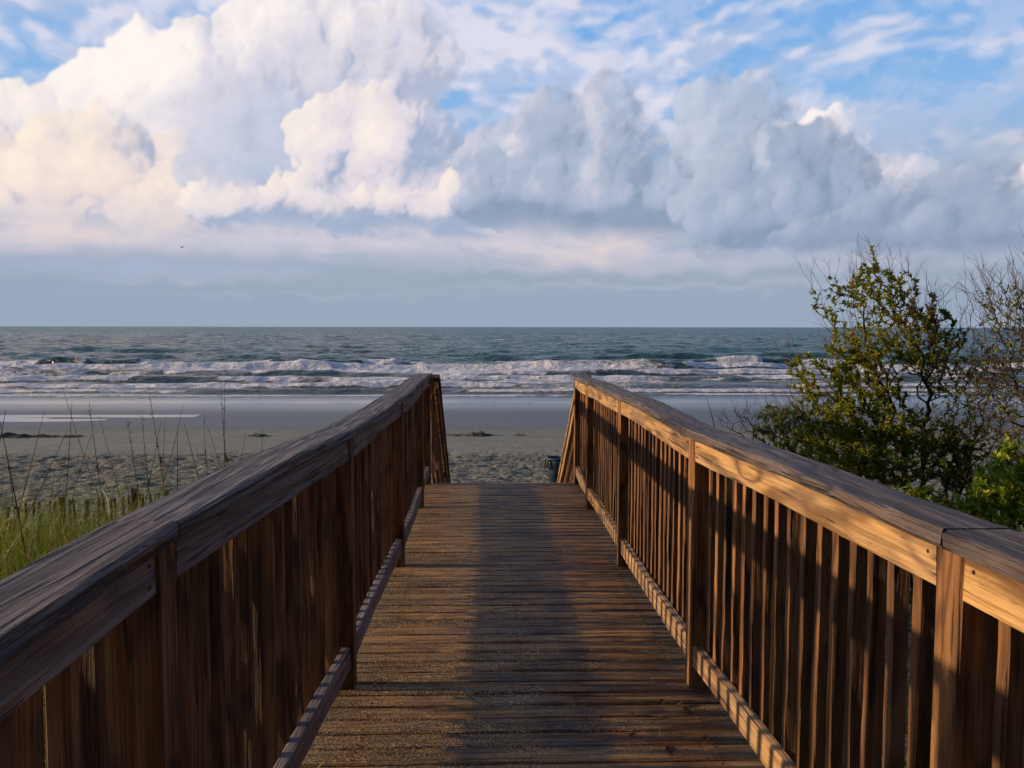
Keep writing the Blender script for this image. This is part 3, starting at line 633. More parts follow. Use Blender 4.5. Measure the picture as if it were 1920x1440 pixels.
def build_walkway():
    bw = empty('boardwalk', (.15, 3.5, zd(3.5)-.1))
    tag(bw, 'brown weathered wooden boardwalk floor of planks laid crosswise between two railings', 'boardwalk')
    rr = random.Random(3); y = -1.0; i = 0
    while y < 8.03:
        w = .098+rr.uniform(-.003, .003); gap = .0095+rr.uniform(0, .004)
        if y+w > 8.12: w = 8.12-y
        yc = y+w/2
        xl = float(np.interp(yc, PL['y'], PL['x']))-.10+rr.uniform(-.01, .006); xr = float(np.interp(yc, PR['y'], PR['x']))+.10+rr.uniform(-.006, .01)
        sag = rr.uniform(-.0012, .0012)
        me = beam_mesh(xr-xl, w, .037, 26, .006, .0009, i, lambda t: (0, sag*math.sin(t*2)))
        mwd = frame((xl, yc, zd(yc)-.0185+rr.uniform(-.0007, .0005)), (1, rr.uniform(-.001, .001), rr.uniform(-.0004, .0004)), (0, 1, 0))
        o = link('deck_board', me, M['deck'], bw, mwd)
        if yc < 5.2:
            if not nail_me.materials: nail_me.materials.append(M['nail'])
            for nx in (-.46, .15, .80):
                for ny in (-.026, .026):
                    if rr.random() < .12: continue
                    kx = bpy.data.objects.new('nail', nail_me); col.objects.link(kx); kx.parent = o
                    kx.matrix_basis = Matrix.Translation((nx-xl+rr.uniform(-.006, .006), ny+rr.uniform(-.004, .004), .0188)) @ Matrix.Scale(1.15, 4)
        y += w+gap; i += 1
    for x in (-.50, .15, .80):
        link('joist', beam_mesh(9.1, .038, .235, 2, .003), M['post'], bw, frame((x, -1.0, zd(-1)-.0385-.118), (0, 1, SL), (-1, 0, 0)))
    rail_side(-1, PL, [-2.1, 1.64, 3.42, 6.62, 8.10], 'left wooden railing of the walkway in shade, grey cap and dark brown balusters', 'railings along the boardwalk')
    rail_side(1, PR, [-2.1, 1.55, 3.39, 6.42, 8.10], 'right wooden railing of the walkway with golden sunlit rails and balusters', 'railings along the boardwalk')
    # stairs
    st = empty('staircase', (.15, 8.2, 2.0)); tag(st, 'wooden stairs going down from the boardwalk end to the sand', 'stairs')
    slope = math.tan(R(30)); n = 12; run = .30; rise = run*slope
    for k in range(n):
        yk = 8.14+run*k; zk = zd(8.1)-rise*(k+1)
        for a in (0, 1):
            link('tread', beam_mesh(1.50, .138, .037, 4, .004, .001, k*2+a), M['deck'], st, frame((-.60, yk+.07+a*.145, zk-.0185), (1, 0, 0), (0, 1, 0)))
    for x in (-.58, .15, .88):
        link('stringer', beam_mesh(4.5, .038, .24, 2, .003), M['post'], st, frame((x, 8.14, zd(8.1)-.38), (0, 1, -slope), (-1, 0, 0)))
    for s, xi, lab in ((-1, -.475, 'dark left stair handrail sloping down from the boardwalk end'), (1, .900, 'right stair handrail sloping down beside the bin, sunlit brown edge')):
        root = empty('stair_railing', (xi, 8.2, 2.5)); tag(root, lab, 'railing', 'handrails of the beach stairs')
        slope = math.tan(R(33)); L = 3.6/math.cos(R(33)); z0 = zt(8.1)
        dv = Vector((0, 1, -slope))
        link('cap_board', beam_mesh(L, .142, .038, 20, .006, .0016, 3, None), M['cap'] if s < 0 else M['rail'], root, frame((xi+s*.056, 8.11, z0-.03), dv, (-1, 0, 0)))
        link('top_rail', beam_mesh(L-.06, .038, .088, 10, .004, .001, 4), M['rail'], root, frame((xi+s*.023, 8.13, z0-.11), dv, (-1, 0, 0)))
        link('bottom_rail', beam_mesh(L-.1, .038, .088, 10, .004, .001, 5), M['rail'], root, frame((xi+s*.023, 8.13, z0-.92), dv, (-1, 0, 0)))
        for yp in (9.95, 11.75):
            zz = z0-slope*(yp-8.11)-.08; zb = .35
            link('post', beam_mesh(zz-zb, .089, .089, 4, .005, .001, int(yp)), M['post'], root, frame((xi+s*.088, yp, zb), (0, 0, 1), (0, 1, 0)))
        bm_ = beam_mesh(.80, .038, .038, 6, .003, .0014, 55)
        y = 8.22
        while y < 11.7:
            zz = z0-slope*(y-8.11)-.08
            if min(abs(y-9.95), abs(y-11.75)) > .06:
                link('baluster', bm_, M['baluster'], root, frame((xi+s*.0625, y, zz-.86), (0, 0, 1), (0, 1, 0)))
            y += .104
if not SKYONLY: build_walkway()
# ------------------------------------------------------------------ plants
def leafmat(name, c1, c2, c3=None, trans=.35, rough=.5, c3at=.955):
    m, g, b = newmat(name)
    rn = g.node('ShaderNodeNewGeometry').outputs['Random Per Island']
    st = [(0, c1), (.62, c2)]
    if c3: st += [(c3at-.06, c2), (c3at, c3)]
    c = g.ramp(rn, st)
    pos = g.node('ShaderNodeNewGeometry').outputs['Position']
    c = g.mix(g.map(g.noise(pos, 1.7, 3), .35, .7), c, g.mix(.6, c, (c1[0]*.6, c1[1]*.6, c1[2]*.6, 1)))
    setb(g, b, c, rough, .4)
    tr = g.node('ShaderNodeBsdfTranslucent'); g.l.new(c, tr.inputs[0])
    mx = g.node('ShaderNodeMixShader'); mx.inputs[0].default_value = trans
    g.l.new(b.outputs[0], mx.inputs[1]); g.l.new(tr.outputs[0], mx.inputs[2])
    g.l.new(mx.outputs[0], g.n['Material Output'].inputs[0]); return m
def plain(name, c1, c2, rough=.85, sc=30):
    m, g, b = newmat(name); p = g.node('ShaderNodeTexCoord').outputs['Object']
    n = g.noise(p, sc, 4, .6); setb(g, b, g.mix(g.map(n, .3, .7), c1, c2), rough, .3, n, .4, .004); return m
M['leaf'] = leafmat('shrub_leaf', (.09, .18, .018, 1), (.42, .46, .03, 1), (.42, .09, .035, 1))
M['leaf2'] = leafmat('bush_leaf', (.12, .24, .02, 1), (.36, .46, .03, 1), (.55, .45, .04, 1))
M['leafdull'] = leafmat('dull_leaf', (.10, .19, .05, 1), (.28, .34, .06, 1), (.26, .10, .05, 1))
M['bark'] = plain('shrub_bark', (.055, .032, .022, 1), (.13, .075, .045, 1))
M['twig'] = plain('bare_twig', (.045, .025, .028, 1), (.10, .055, .045, 1))
M['grass'] = leafmat('grass_blade', (.05, .13, .010, 1), (.24, .29, .022, 1), (.45, .30, .10, 1), .4, .5, .89)
M['oat'] = leafmat('dry_stalk', (.20, .10, .03, 1), (.36, .20, .06, 1), None, .15, .7)
M['oatg'] = leafmat('green_stalk', (.04, .10, .02, 1), (.10, .14, .03, 1), None, .25, .6)
M['seed'] = leafmat('seed_head', (.05, .03, .015, 1), (.12, .07, .03, 1), None, .1, .8)

class Mesh:
    def __init__(s): s.v = []; s.f = []
    def tube(s, pts, rad, n=4):
        base = len(s.v); k = len(pts)
        for i, p in enumerate(pts):
            a = pts[max(0, i-1)]; b = pts[min(k-1, i+1)]
            d = (Vector(b)-Vector(a)); d = d.normalized() if d.length > 1e-6 else Vector((0, 0, 1))
            u = d.orthogonal().normalized(); w = d.cross(u)
            for j in range(n):
                t = 2*math.pi*j/n; q = Vector(p)+(u*math.cos(t)+w*math.sin(t))*rad[i]; s.v.append(q)
        for i in range(k-1):
            for j in range(n):
                a = base+i*n+j; b = base+i*n+(j+1) % n; s.f.append((a, b, b+n, a+n))
    def leaf(s, p, d, up, L, W):
        d = d.normalized(); sd = d.cross(up)
        if sd.length < 1e-3: sd = d.orthogonal()
        sd = sd.normalized(); nn = sd.cross(d)
        b = len(s.v)
        s.v += [p, p+d*L*.38+sd*W*.5+nn*W*.16, p+d*L*.75+sd*W*.36+nn*W*.12-nn*L*.04, p+d*L-nn*L*.12, p+d*L*.75-sd*W*.36+nn*W*.12-nn*L*.04, p+d*L*.38-sd*W*.5+nn*W*.16, p+d*L*.55]
        s.f += [(b, b+1, b+6), (b+1, b+2, b+6), (b+2, b+3, b+6), (b+3, b+4, b+6), (b+4, b+5, b+6), (b+5, b, b+6)]
    def blade(s, p, d, L, w, bend, n=4, up=Vector((0, 0, 1))):
        b = len(s.v); d = d.normalized(); side = d.cross(Vector((rnd.uniform(-1, 1), rnd.uniform(-1, 1), .2))).normalized()
        q = Vector(p); dd = d.copy()
        for i in range(n+1):
            t = i/n; ww = w*(1-t**1.6)*.5+.0004
            s.v += [q+side*ww, q-side*ww]
            dd = (dd+bend*(1.0/n)).normalized(); q = q+dd*(L/n)
        for i in range(n): a = b+2*i; s.f.append((a, a+1, a+3, a+2))
    def build(s, name, mat, parent=None, smooth=False):
        return link(name, mesh(name, s.v, s.f), mat, parent, None, smooth)

def grow(base, targets, r, bf=.45, step=.09, trunk_r=.03, tip_r=.0022, pw=2.3, jit=.012, starts=None):
    """joins the targets to one branching skeleton; returns nodes, parents, radii"""
    N = [np.array(base)]; par = [-1]; path = [0.0]
    pos = np.zeros((60000, 3)); pl = np.zeros(60000); pos[0] = base; n = 1
    if starts:
        for st in starts:
            prev = 0; a = np.array(base); b = np.array(st); k = max(2, int(np.linalg.norm(b-a)/step))
            for i in range(1, k+1):
                q = a+(b-a)*i/k+np.array([r.gauss(0, jit), r.gauss(0, jit), 0]); pos[n] = q; pl[n] = pl[prev]+step; par.append(prev); prev = n; n += 1
    T = sorted([np.array(t) for t in targets], key=lambda t: np.linalg.norm(t-np.array(base)))
    for t in T:
        d = np.linalg.norm(pos[:n]-t, axis=1); below = (pos[:n, 2] > t[2]+.05)*.35
        j = int(np.argmin(d+bf*pl[:n]+below)); dist = d[j]
        k = max(1, int(dist/step)); prev = j; a = pos[j].copy()
        sag = np.array([r.gauss(0, .06), r.gauss(0, .06), -.06])*dist
        for i in range(1, k+1):
            f = i/k; q = a+(t-a)*f+sag*math.sin(math.pi*f)*1.0+np.array([r.gauss(0, jit) for _ in range(3)])*(f < 1)
            pos[n] = q; pl[n] = pl[prev]+np.linalg.norm(q-pos[prev]); par.append(prev); prev = n; n += 1
            if n > 59000: break
    pos = pos[:n]; w = np.zeros(n); ch = [[] for _ in range(n)]
    for i in range(1, n): ch[par[i]].append(i)
    order = range(n-1, -1, -1)
    for i in order:
        if not ch[i]: w[i] = 1
        if par[i] >= 0: w[par[i]] += w[i]
    rad = tip_r*w**(1/pw); rad *= 1.0; rad = np.minimum(rad, trunk_r)
    return pos, par, ch, rad
def skeleton_mesh(pos, par, ch, rad, mb, nbig=6):
    done = set()
    def chain(i):
        pts = [pos[i]]; rs = [rad[i]]
        while True:
            if not ch[i]: break
            j = max(ch[i], key=lambda c: rad[c])
            for c in ch[i]:
                if c != j: stack.append((i, c))
            pts.append(pos[j]); rs.append(rad[j]); i = j
        return pts, rs
    stack = [(None, 0)]
    while stack:
        p, i = stack.pop()
        pts, rs = chain(i)
        if p is not None: pts = [pos[p]]+pts; rs = [rs[0]]+rs
        if len(pts) < 2: continue
        rs = list(rs); rs[-1] *= .5
        mb.tube(pts, rs, 6 if max(rs) > .01 else 4 if max(rs) > .005 else 3)
def shrub(name, label, cat, base, blobs, seed, ntar, leafmat_, leafsize, leafn, twigs=.35, barkmat='bark', group=None, bf=.45, trunk_r=.035, starts=None, leafz=(-9, 9), tip_r=.0022, leaf_mask=None, twigL=.3):
    r = random.Random(seed); root = empty(name, base); tag(root, label, cat, group)
    T = []
    tot = sum(b[3]*b[4]*b[5] for b in blobs)
    for (cx, cy, cz, rx, ry, rz) in blobs:
        for _ in range(max(4, int(ntar*rx*ry*rz/tot))):
            while True:
                u = [r.uniform(-1, 1) for _ in range(3)]; q = sum(a*a for a in u)
                if q < 1: break
            T.append((cx+u[0]*rx, cy+u[1]*ry, cz+u[2]*rz))
    pos, par, ch, rad = grow(base, T, r, bf, .07, trunk_r, tip_r, starts=starts)
    mb = Mesh(); lf = Mesh(); c = np.mean(np.array(T), 0)
    skeleton_mesh(pos, par, ch, rad, mb)
    # bare twigs beyond the crown
    tips = [i for i in range(len(pos)) if not ch[i]]
    tw = Mesh()
    for i in tips:
        if r.random() < twigs:
            for _ in range(r.choice((1, 1, 2))):
                p = Vector(pos[i]); d = Vector(pos[i]-c); d.normalize(); d = (d+Vector((r.gauss(0, .45), r.gauss(0, .45), .55+r.gauss(0, .3)))).normalized()
                L = r.uniform(.35, 1.0)*twigL; pts = [p]
                for k in range(5):
                    d = (d+Vector((r.gauss(0, .22), r.gauss(0, .22), .12))).normalized(); p = p+d*L/5; pts.append(p.copy())
                    if k in (1, 2, 3) and r.random() < .6:
                        d2 = (d+Vector((r.gauss(0, .6), r.gauss(0, .6), r.gauss(.1, .4)))).normalized()
                        tw.tube([p, p+d2*L*.2, p+d2*L*.36+Vector((0, 0, .02))], [.0016, .0013, .0007], 3)
                tw.tube(pts, [.0024, .0021, .0018, .0015, .0012, .0007], 3)
    if not leafn:
        o_ = len(mb.v); mb.v += tw.v; mb.f += [tuple(i+o_ for i in q) for q in tw.f]
    mb.build('trunk', M[barkmat], root, True)
    # leaves along the thinner branches
    thin = [i for i in range(1, len(pos)) if rad[i] < tip_r*3.2 and leafz[0] < pos[i][2] < leafz[1]]
    P3 = pos[thin] if thin else np.zeros((0, 3))
    dens = fbm(P3[:, 0]*1.6+50+P3[:, 1]*.9, P3[:, 2]*1.6+30, seed, 3) if thin else []
    cnt = 0
    wts = np.clip((np.array(dens)-.25)*3, .15, 1) if thin else []
    per = leafn/max(1e-6, float(np.sum(wts))) if thin else 0
    for i, wt in zip(thin, wts):
        if leaf_mask and not leaf_mask(pos[i], r): continue
        k = per*wt; k = int(k)+(r.random() < k-int(k))
        p0 = Vector(pos[par[i]]); p1 = Vector(pos[i]); dr = (p1-p0)
        if dr.length < 1e-5: continue
        dr = dr.normalized()
        for _ in range(k):
            p = p0.lerp(p1, r.random()); d = (dr*.7+Vector((r.gauss(0, .7), r.gauss(0, .7), r.gauss(.15, .5)))).normalized()
            s = leafsize*r.uniform(.6, 1.3)
            lf.leaf(p, d, Vector((r.gauss(0, .5), r.gauss(0, .5), 1)), s, s*r.uniform(.38, .55)); cnt += 1
    if tw.v and leafn: tw.build('bare_twigs', M['twig'], root)
    if lf.v: lf.build('crown', M[leafmat_], root)
    return root
def blobpx(x, y, rpx, Y, ry=None, rz=None, depth=1.0):
    c = at(x, y, Y); k = Y/F; return (c.x, c.y, c.z, rpx*k, rpx*k*depth, (rz or rpx)*k)

def plants():
    gz = lambda x, y: float(ground_z(np.array([x]), np.array([y]))[0])
    # --- big shrub right
    Y = 7.4
    b = [blobpx(1650, 550, 70, Y, rz=60), blobpx(1640, 500, 24, Y, rz=40), blobpx(1575, 560, 60, Y, rz=42), blobpx(1715, 580, 40, Y, rz=40), blobpx(1680, 640, 95, Y, rz=80), blobpx(1600, 660, 70, Y, rz=60), blobpx(1620, 760, 95, Y, rz=80), blobpx(1510, 700, 42, Y, rz=45),
         blobpx(1750, 660, 55, Y, rz=90), blobpx(1800, 760, 85, Y, rz=90), blobpx(1700, 840, 120, Y, rz=75), blobpx(1560, 850, 100, Y, rz=70), blobpx(1830, 860, 90, Y, rz=80), blobpx(1850, 700, 45, Y, rz=70), blobpx(1790, 640, 30, Y, rz=60)]
    p0 = at(1730, 985, Y); base = (p0.x, Y, gz(p0.x, Y)-.05)
    tops = [at(x, y, Y+dy) for x, y, dy in ((1690, 800, -.1), (1735, 800, .1), (1640, 830, .2), (1790, 850, -.2), (1830, 830, .2), (1600, 900, -.2))]
    shrub('tall_shrub', 'tall leafy shrub with reddish leaf tips standing against the sea right of the walkway', 'shrub', base, b, 11, 2300, 'leaf', .041, 34000, .8, starts=[tuple(t) for t in tops], trunk_r=.032, bf=.32, twigL=.34)
    # --- twiggy shrub at the right edge
    Y = 6.6
    b = [blobpx(1890, 610, 70, Y, rz=60), blobpx(1865, 565, 45, Y, rz=40), blobpx(1880, 720, 70, Y, rz=70), blobpx(1960, 560, 80, Y, rz=60), blobpx(1930, 680, 70, Y, rz=60), blobpx(2020, 640, 100, Y, rz=90), blobpx(1940, 800, 70, Y, rz=90), blobpx(1850, 560, 22, Y, rz=30)]
    p0 = at(1975, 985, Y); base = (p0.x, Y, gz(p0.x, Y)-.05)
    shrub('twiggy_shrub', 'mostly bare purplish twiggy shrub at the right edge of the picture, behind the leafy bush', 'shrub', base, b, 23, 1500, 'leafdull', .042, 1900, 1.0, barkmat='twig', starts=[tuple(at(1930, 800, Y)), tuple(at(1990, 780, Y))], bf=.28, tip_r=.0021, twigL=.36)
    # --- low bush behind the rail
    Y = 8.4
    b = [blobpx(1480, 820, 75, Y, rz=50), blobpx(1540, 860, 80, Y, rz=55), blobpx(1460, 780, 40, Y, rz=30), blobpx(1600, 900, 70, Y, rz=60), blobpx(1440, 800, 22, Y, rz=24), blobpx(1520, 770, 50, Y, rz=34)]
    p0 = at(1560, 980, Y); base = (p0.x, Y, gz(p0.x, Y)-.05)
    shrub('low_bush', 'low grey-green bush with fine twigs just left of the tall shrub, behind the right railing', 'bush', base, b, 37, 800, 'leafdull', .040, 7500, 1.0, starts=[tuple(at(1500, 870, Y)), tuple(at(1590, 880, Y))], bf=.3, twigL=.3)
    # --- bright leafy bush in front
    Y = 5.2
    b = [blobpx(1890, 900, 62, Y, rz=60), blobpx(1930, 850, 50, Y, rz=50), blobpx(1860, 960, 70, Y, rz=50), blobpx(1980, 930, 90, Y, rz=90), blobpx(1800, 985, 60, Y, rz=40), blobpx(2050, 1000, 90, Y, rz=80)]
    p0 = at(1950, 1150, Y); base = (p0.x, Y, gz(p0.x, Y)-.05)
    shrub('leafy_bush', 'bright green leafy bush rising above the right railing at the lower right edge', 'bush', base, b, 41, 700, 'leaf2', .048, 9500, .3, starts=[tuple(at(1930, 960, Y))], bf=.3, twigL=.2)
    # --- green filling between
    Y = 6.3
    b = [blobpx(1720, 960, 110, Y, rz=50), blobpx(1600, 960, 90, Y, rz=45), blobpx(1810, 1000, 90, Y, rz=60)]
    p0 = at(1720, 1100, Y); base = (p0.x, Y, gz(p0.x, Y)-.05)
    shrub('undergrowth_bush', 'dark leafy undergrowth around the foot of the tall shrub', 'bush', base, b, 47, 650, 'leaf', .050, 6000, 0, bf=.3, twigL=.2)
    # --- bare little twigs
    Y = 6.2
    b = [blobpx(1390, 790, 26, Y, rz=26), blobpx(1368, 800, 16, Y, rz=16), blobpx(1415, 800, 20, Y, rz=20)]
    p0 = at(1420, 900, Y); base = (p0.x, Y, gz(p0.x, Y)-.05)
    shrub('bare_bush', 'small leafless bush with thin dark branching twigs behind the right handrail', 'bush', base, b, 53, 46, 'leafdull', .02, 0, .8, barkmat='twig', starts=[tuple(at(1412, 830, Y))], bf=.2, twigL=.14)
    # slanting single stalk
    p = at(1340, 800, 6.0); q = at(1323, 741, 6.0); mb = Mesh(); g0 = Vector((p.x+.12, p.y, gz(p.x, p.y)))
    mb.tube([g0, p.lerp(g0, .4), p, (p+q)/2+Vector((.004, 0, 0)), q], [.005, .004, .0035, .0028, .0015], 4)
    tag(mb.build('bare_stalk', M['twig']), 'single thin leaning stalk sticking up behind the right handrail, left of the bare bush', 'stalk')
    # dune grass
    r = random.Random(77); mb = Mesh(); rs = np.random.RandomState(77)
    ys = 2.6+10.4*rs.rand(60000)**.85; xs = -(.95+(.55+.68*ys)*rs.rand(60000))
    cl = vn(xs*2.2, ys*2.2, 5); keep = cl > rs.uniform(.0, .55, 60000); xs = xs[keep][:26000]; ys = ys[keep][:26000]; zs = ground_z(xs, ys)-.02
    for x, y, z in zip(xs.tolist(), ys.tolist(), zs.tolist()):
        L = r.uniform(.35, 1.0)*(1.25 if y < 8.5 else .9)*(1.25 if r.random() < .08 else 1)
        d = Vector((r.gauss(0, .3), r.gauss(0, .28), 1)); bend = Vector((r.gauss(.05, .5), r.gauss(0, .5), -r.uniform(.1, .9)))
        mb.blade((x, y, z), d, L, r.uniform(.004, .008), bend, 3)
    tag(mb.build('dune_grass', M['grass']), 'dense green and straw dune grass left of the walkway', None, None, 'stuff')
    mb = Mesh(); ys = 1+11*rs.rand(7000); xs = 1.25+(.95+.62*ys)*rs.rand(7000); zs = ground_z(xs, ys)-.02
    for x, y, z in zip(xs.tolist(), ys.tolist(), zs.tolist()):
        d = Vector((r.gauss(0, .35), r.gauss(0, .35), 1))
        mb.blade((x, y, z), d, r.uniform(.2, .6), r.uniform(.005, .011), Vector((r.gauss(0, .5), r.gauss(0, .5), -r.uniform(.2, .9))), 3)
    tag(mb.build('dune_grass', M['grass']), 'low green grass under the shrubs right of the walkway', None, None, 'stuff')
    # sea oats: (base px, tip px, distance, seed head, green)
    S = [((195, 929), (118, 729), 7.5, 0, 0, 'tallest of the left stalks, leaning far left over the tide pool'), ((205, 969), (167, 755), 7.0, 1, 0, 'with a dark drooping seed head, crossing the tide pool end'), ((122, 935), (135, 755), 8.0, 0, 0, 'thin and upright, in front of the tide pool'),
         ((37, 941), (83, 773), 8.0, 0, 0, 'thin, leaning right near the left edge'), ((52, 947), (128, 804), 7.6, 0, 0, 'leaning right in a long low slant'), ((266, 935), (239, 788), 7.6, 1, 0, 'leaning left with a small dark seed head at mid height'),
         ((306, 935), (281, 745), 7.8, 1, 0, 'tall, leaning left, with small seed tufts at its tip'), ((284, 923), (266, 776), 8.4, 1, 0, 'slim with a nodding top right of the tide pool'), ((307, 920), (310, 782), 8.6, 0, 0, 'thin and straight in the middle clump'),
         ((284, 929), (343, 761), 8.0, 0, 0, 'long and leaning right across the middle clump'), ((272, 950), (302, 791), 7.8, 0, 0, 'short, leaning right in the middle clump'), ((335, 922), (333, 809), 8.4, 0, 1, 'greenish and upright right of the middle clump'),
         ((388, 902), (382, 779), 8.8, 1, 0, 'upright with seed tufts, left of the tallest pair'), ((440, 880), (413, 700), 8.0, 1, 0, 'tallest of all, reaching up into the surf, leaning left'), ((430, 886), (422, 709), 8.2, 1, 0, 'tall and upright, twin of the tallest one beside the handrail'),
         ((446, 874), (461, 809), 8.8, 0, 0, 'short, leaning right beside the handrail'), ((226, 932), (186, 782), 8.0, 0, 0, 'fine and leaning left behind the drooping seed head'), ((5, 930), (11, 770), 7.0, 0, 1, 'greenish at the very left edge'),
         ((37, 990), (0, 791), 6.4, 0, 1, 'thick green one leaning left at the left edge'), ((92, 935), (102, 874), 8.4, 0, 0, 'short one in front of the footprints at left'), ((137, 935), (171, 816), 8.6, 0, 0, 'faint thin one leaning right, left of the middle clump'),
         ((14, 948), (15, 872), 7.2, 1, 0, 'short thick reddish one near the left edge'), ((497, 862), (491, 800), 9.4, 1, 0, 'small one with a dark tuft just above the left handrail'), ((507, 862), (511, 838), 9.4, 1, 0, 'smallest tuft just above the left handrail'),
         ((385, 905), (346, 796), 8.4, 0, 1, 'bending green one leaning left beside the tallest pair'), ((432, 850), (388, 797), 8.2, 0, 1, 'arching green blade left of the tallest pair'), ((240, 930), (222, 850), 8.4, 0, 0, 'short brown one between the drooping seed head and the middle clump')]
    for i, (bp, tp, Y, hd, gr, lab) in enumerate(S):
        a = at(bp[0], bp[1], Y); t = at(tp[0], tp[1], Y+r.uniform(-.4, .4)); dr = (t-a)
        z0 = gz(a.x, a.y); k = max(0, (a.z-z0)/max(dr.z, .01)); g0 = a-dr*min(k, .9); g0.z = z0
        root = empty('sea_oat', g0); tag(root, 'sea oat stalk, '+lab, 'sea oat', 'sea oat stalks standing in the dune grass')
        st = Mesh(); pts = []; L = (t-g0).length; sag = Vector((r.uniform(-.03, .03), r.uniform(-.05, .05), 0))*L
        for q in range(13): f = q/12; pts.append(g0.lerp(t, f)+sag*math.sin(math.pi*f))
        w = .0062 if not gr else .0075
        st.tube(pts, [w*(1-.72*(q/12)) for q in range(13)], 4)
        st.build('stem', M['oatg' if gr else 'oat'], root)
        lf = Mesh()
        for _ in range(3):
            f = r.uniform(.1, .45); p = g0.lerp(t, f); lf.blade(p, dr.normalized()+Vector((r.gauss(0, .35), r.gauss(0, .35), 0)), r.uniform(.25, .5), .007, Vector((r.gauss(0, .8), r.gauss(0, .6), -.9)), 6)
        lf.build('blade', M['grass'], root)
        if hd:
            sh = Mesh()
            for q in range(16):
                f = r.uniform(.66, .99); p = g0.lerp(t, f)+sag*math.sin(math.pi*f)
                d = Vector((r.gauss(.2, .7), r.gauss(0, .7), r.gauss(.1, .5)))
                sh.leaf(p, d, Vector((0, 0, 1)), r.uniform(.02, .042), r.uniform(.009, .016))
            f = r.uniform(.55, .7)
            p = g0.lerp(t, f)+sag*math.sin(math.pi*f)
            for q in range(6): sh.leaf(p+Vector((.005, 0, -.012*q)), Vector((r.gauss(.2, .4), r.gauss(0, .4), -.6)), Vector((0, 1, 0)), .028, .014)
            sh.build('seed_head', M['seed'], root)
    # grass tuft at the deck edge and blades reaching through the right railing
    def tuft(name, lab, px, py, Y, n, L, lean, z=None, mat='grass'):
        c = at(px, py, Y); c.z = z if z is not None else gz(c.x, c.y)
        mb = Mesh()
        for _ in range(n):
            mb.blade(c+Vector((r.gauss(0, .015), r.gauss(0, .02), 0)), Vector((lean+r.gauss(0, .25), r.gauss(0, .3), 1)), L*r.uniform(.6, 1.1), .006, Vector((lean*1.2+r.gauss(0, .3), r.gauss(0, .4), -.8)), 6)
        o = mb.build(name, M[mat]); tag(o, lab, 'grass tuft'); return o
    mb = Mesh()
    for (dx, dy, L) in ((.14, -.02, .15), (.17, -.06, .19), (.12, .02, .10), (.10, -.08, .13), (.04, .05, .08)):
        mb.blade((-.575, 2.62, zd(2.62)+.012), Vector((dx, dy, .05)), L, .008, Vector((.2, 0, -.10)), 5)
    tag(mb.build('grass_tuft', M['grass']), 'yellow-green grass blades poking onto the deck at the foot of the left railing', 'grass tuft')
    mb = Mesh()
    for (x, y, h) in ((1.02, 4.1, 1.55), (1.05, 4.25, 1.25), (1.04, 3.95, 1.35)):
        mb.blade((x, y, gz(x, y)), Vector((-.02, 0, 1)), h, .011, Vector((r.uniform(-.12, .1), .1, -.1)), 9)
    tag(mb.build('grass_tuft', M['grass']), 'tall green grass blades showing through the right balusters', 'grass tuft')

def fence():
    root = empty('sand_fence', (-6, 13, .7)); tag(root, 'low sand fence of thin weathered wooden slats standing in the dune grass', 'fence')
    r = random.Random(31); a = at(-60, 965, 12.2); b = at(372, 912, 14.0)
    a.z -= 0; n = int((b-a).length/.098)
    m = wood('fence_slat_wood', (.16, .12, .08, 1), (.06, .045, .032, 1), (.12, .11, .10, 1), .7, .6, .6, .85, knots=False, tone=.7)
    meshes = [beam_mesh(1.22, .038, .010, 5, .002, .0015, k) for k in range(4)]
    pts = []
    for i in range(n+1):
        p = a.lerp(b, i/n); p.y += .10*math.sin(i*.13); top = p.z+.03*math.sin(i*.21)+r.uniform(-.02, .02)
        lean = r.gauss(0, .03)
        if r.random() < .06: lean += r.choice((-.13, .13))
        link('slat', meshes[i % 4], m, root, frame((p.x, p.y, top-1.22), (lean, r.gauss(0, .02), 1), (1, 0, 0)))
        pts.append((p.x, p.y, top))
    mw = plain('fence_wire', (.05, .045, .04, 1), (.09, .06, .05, 1), .6); mw.node_tree.nodes['Principled BSDF'].inputs['Metallic'].default_value = .7
    for dz in (-.18, -.55, -.95):
        t = Mesh(); t.tube([(x, y-.008, z+dz) for x, y, z in pts[::3]], [.0022]*len(pts[::3]), 4); t.build('wire', mw, root)
    for f in (.04, .36, .68, .98):
        p = a.lerp(b, f); link('post', beam_mesh(1.5, .085, .085, 4, .01, .002, 3), M['post'], root, frame((p.x, p.y+.10, p.z-1.42), (0, 0, 1), (1, 0, 0)))

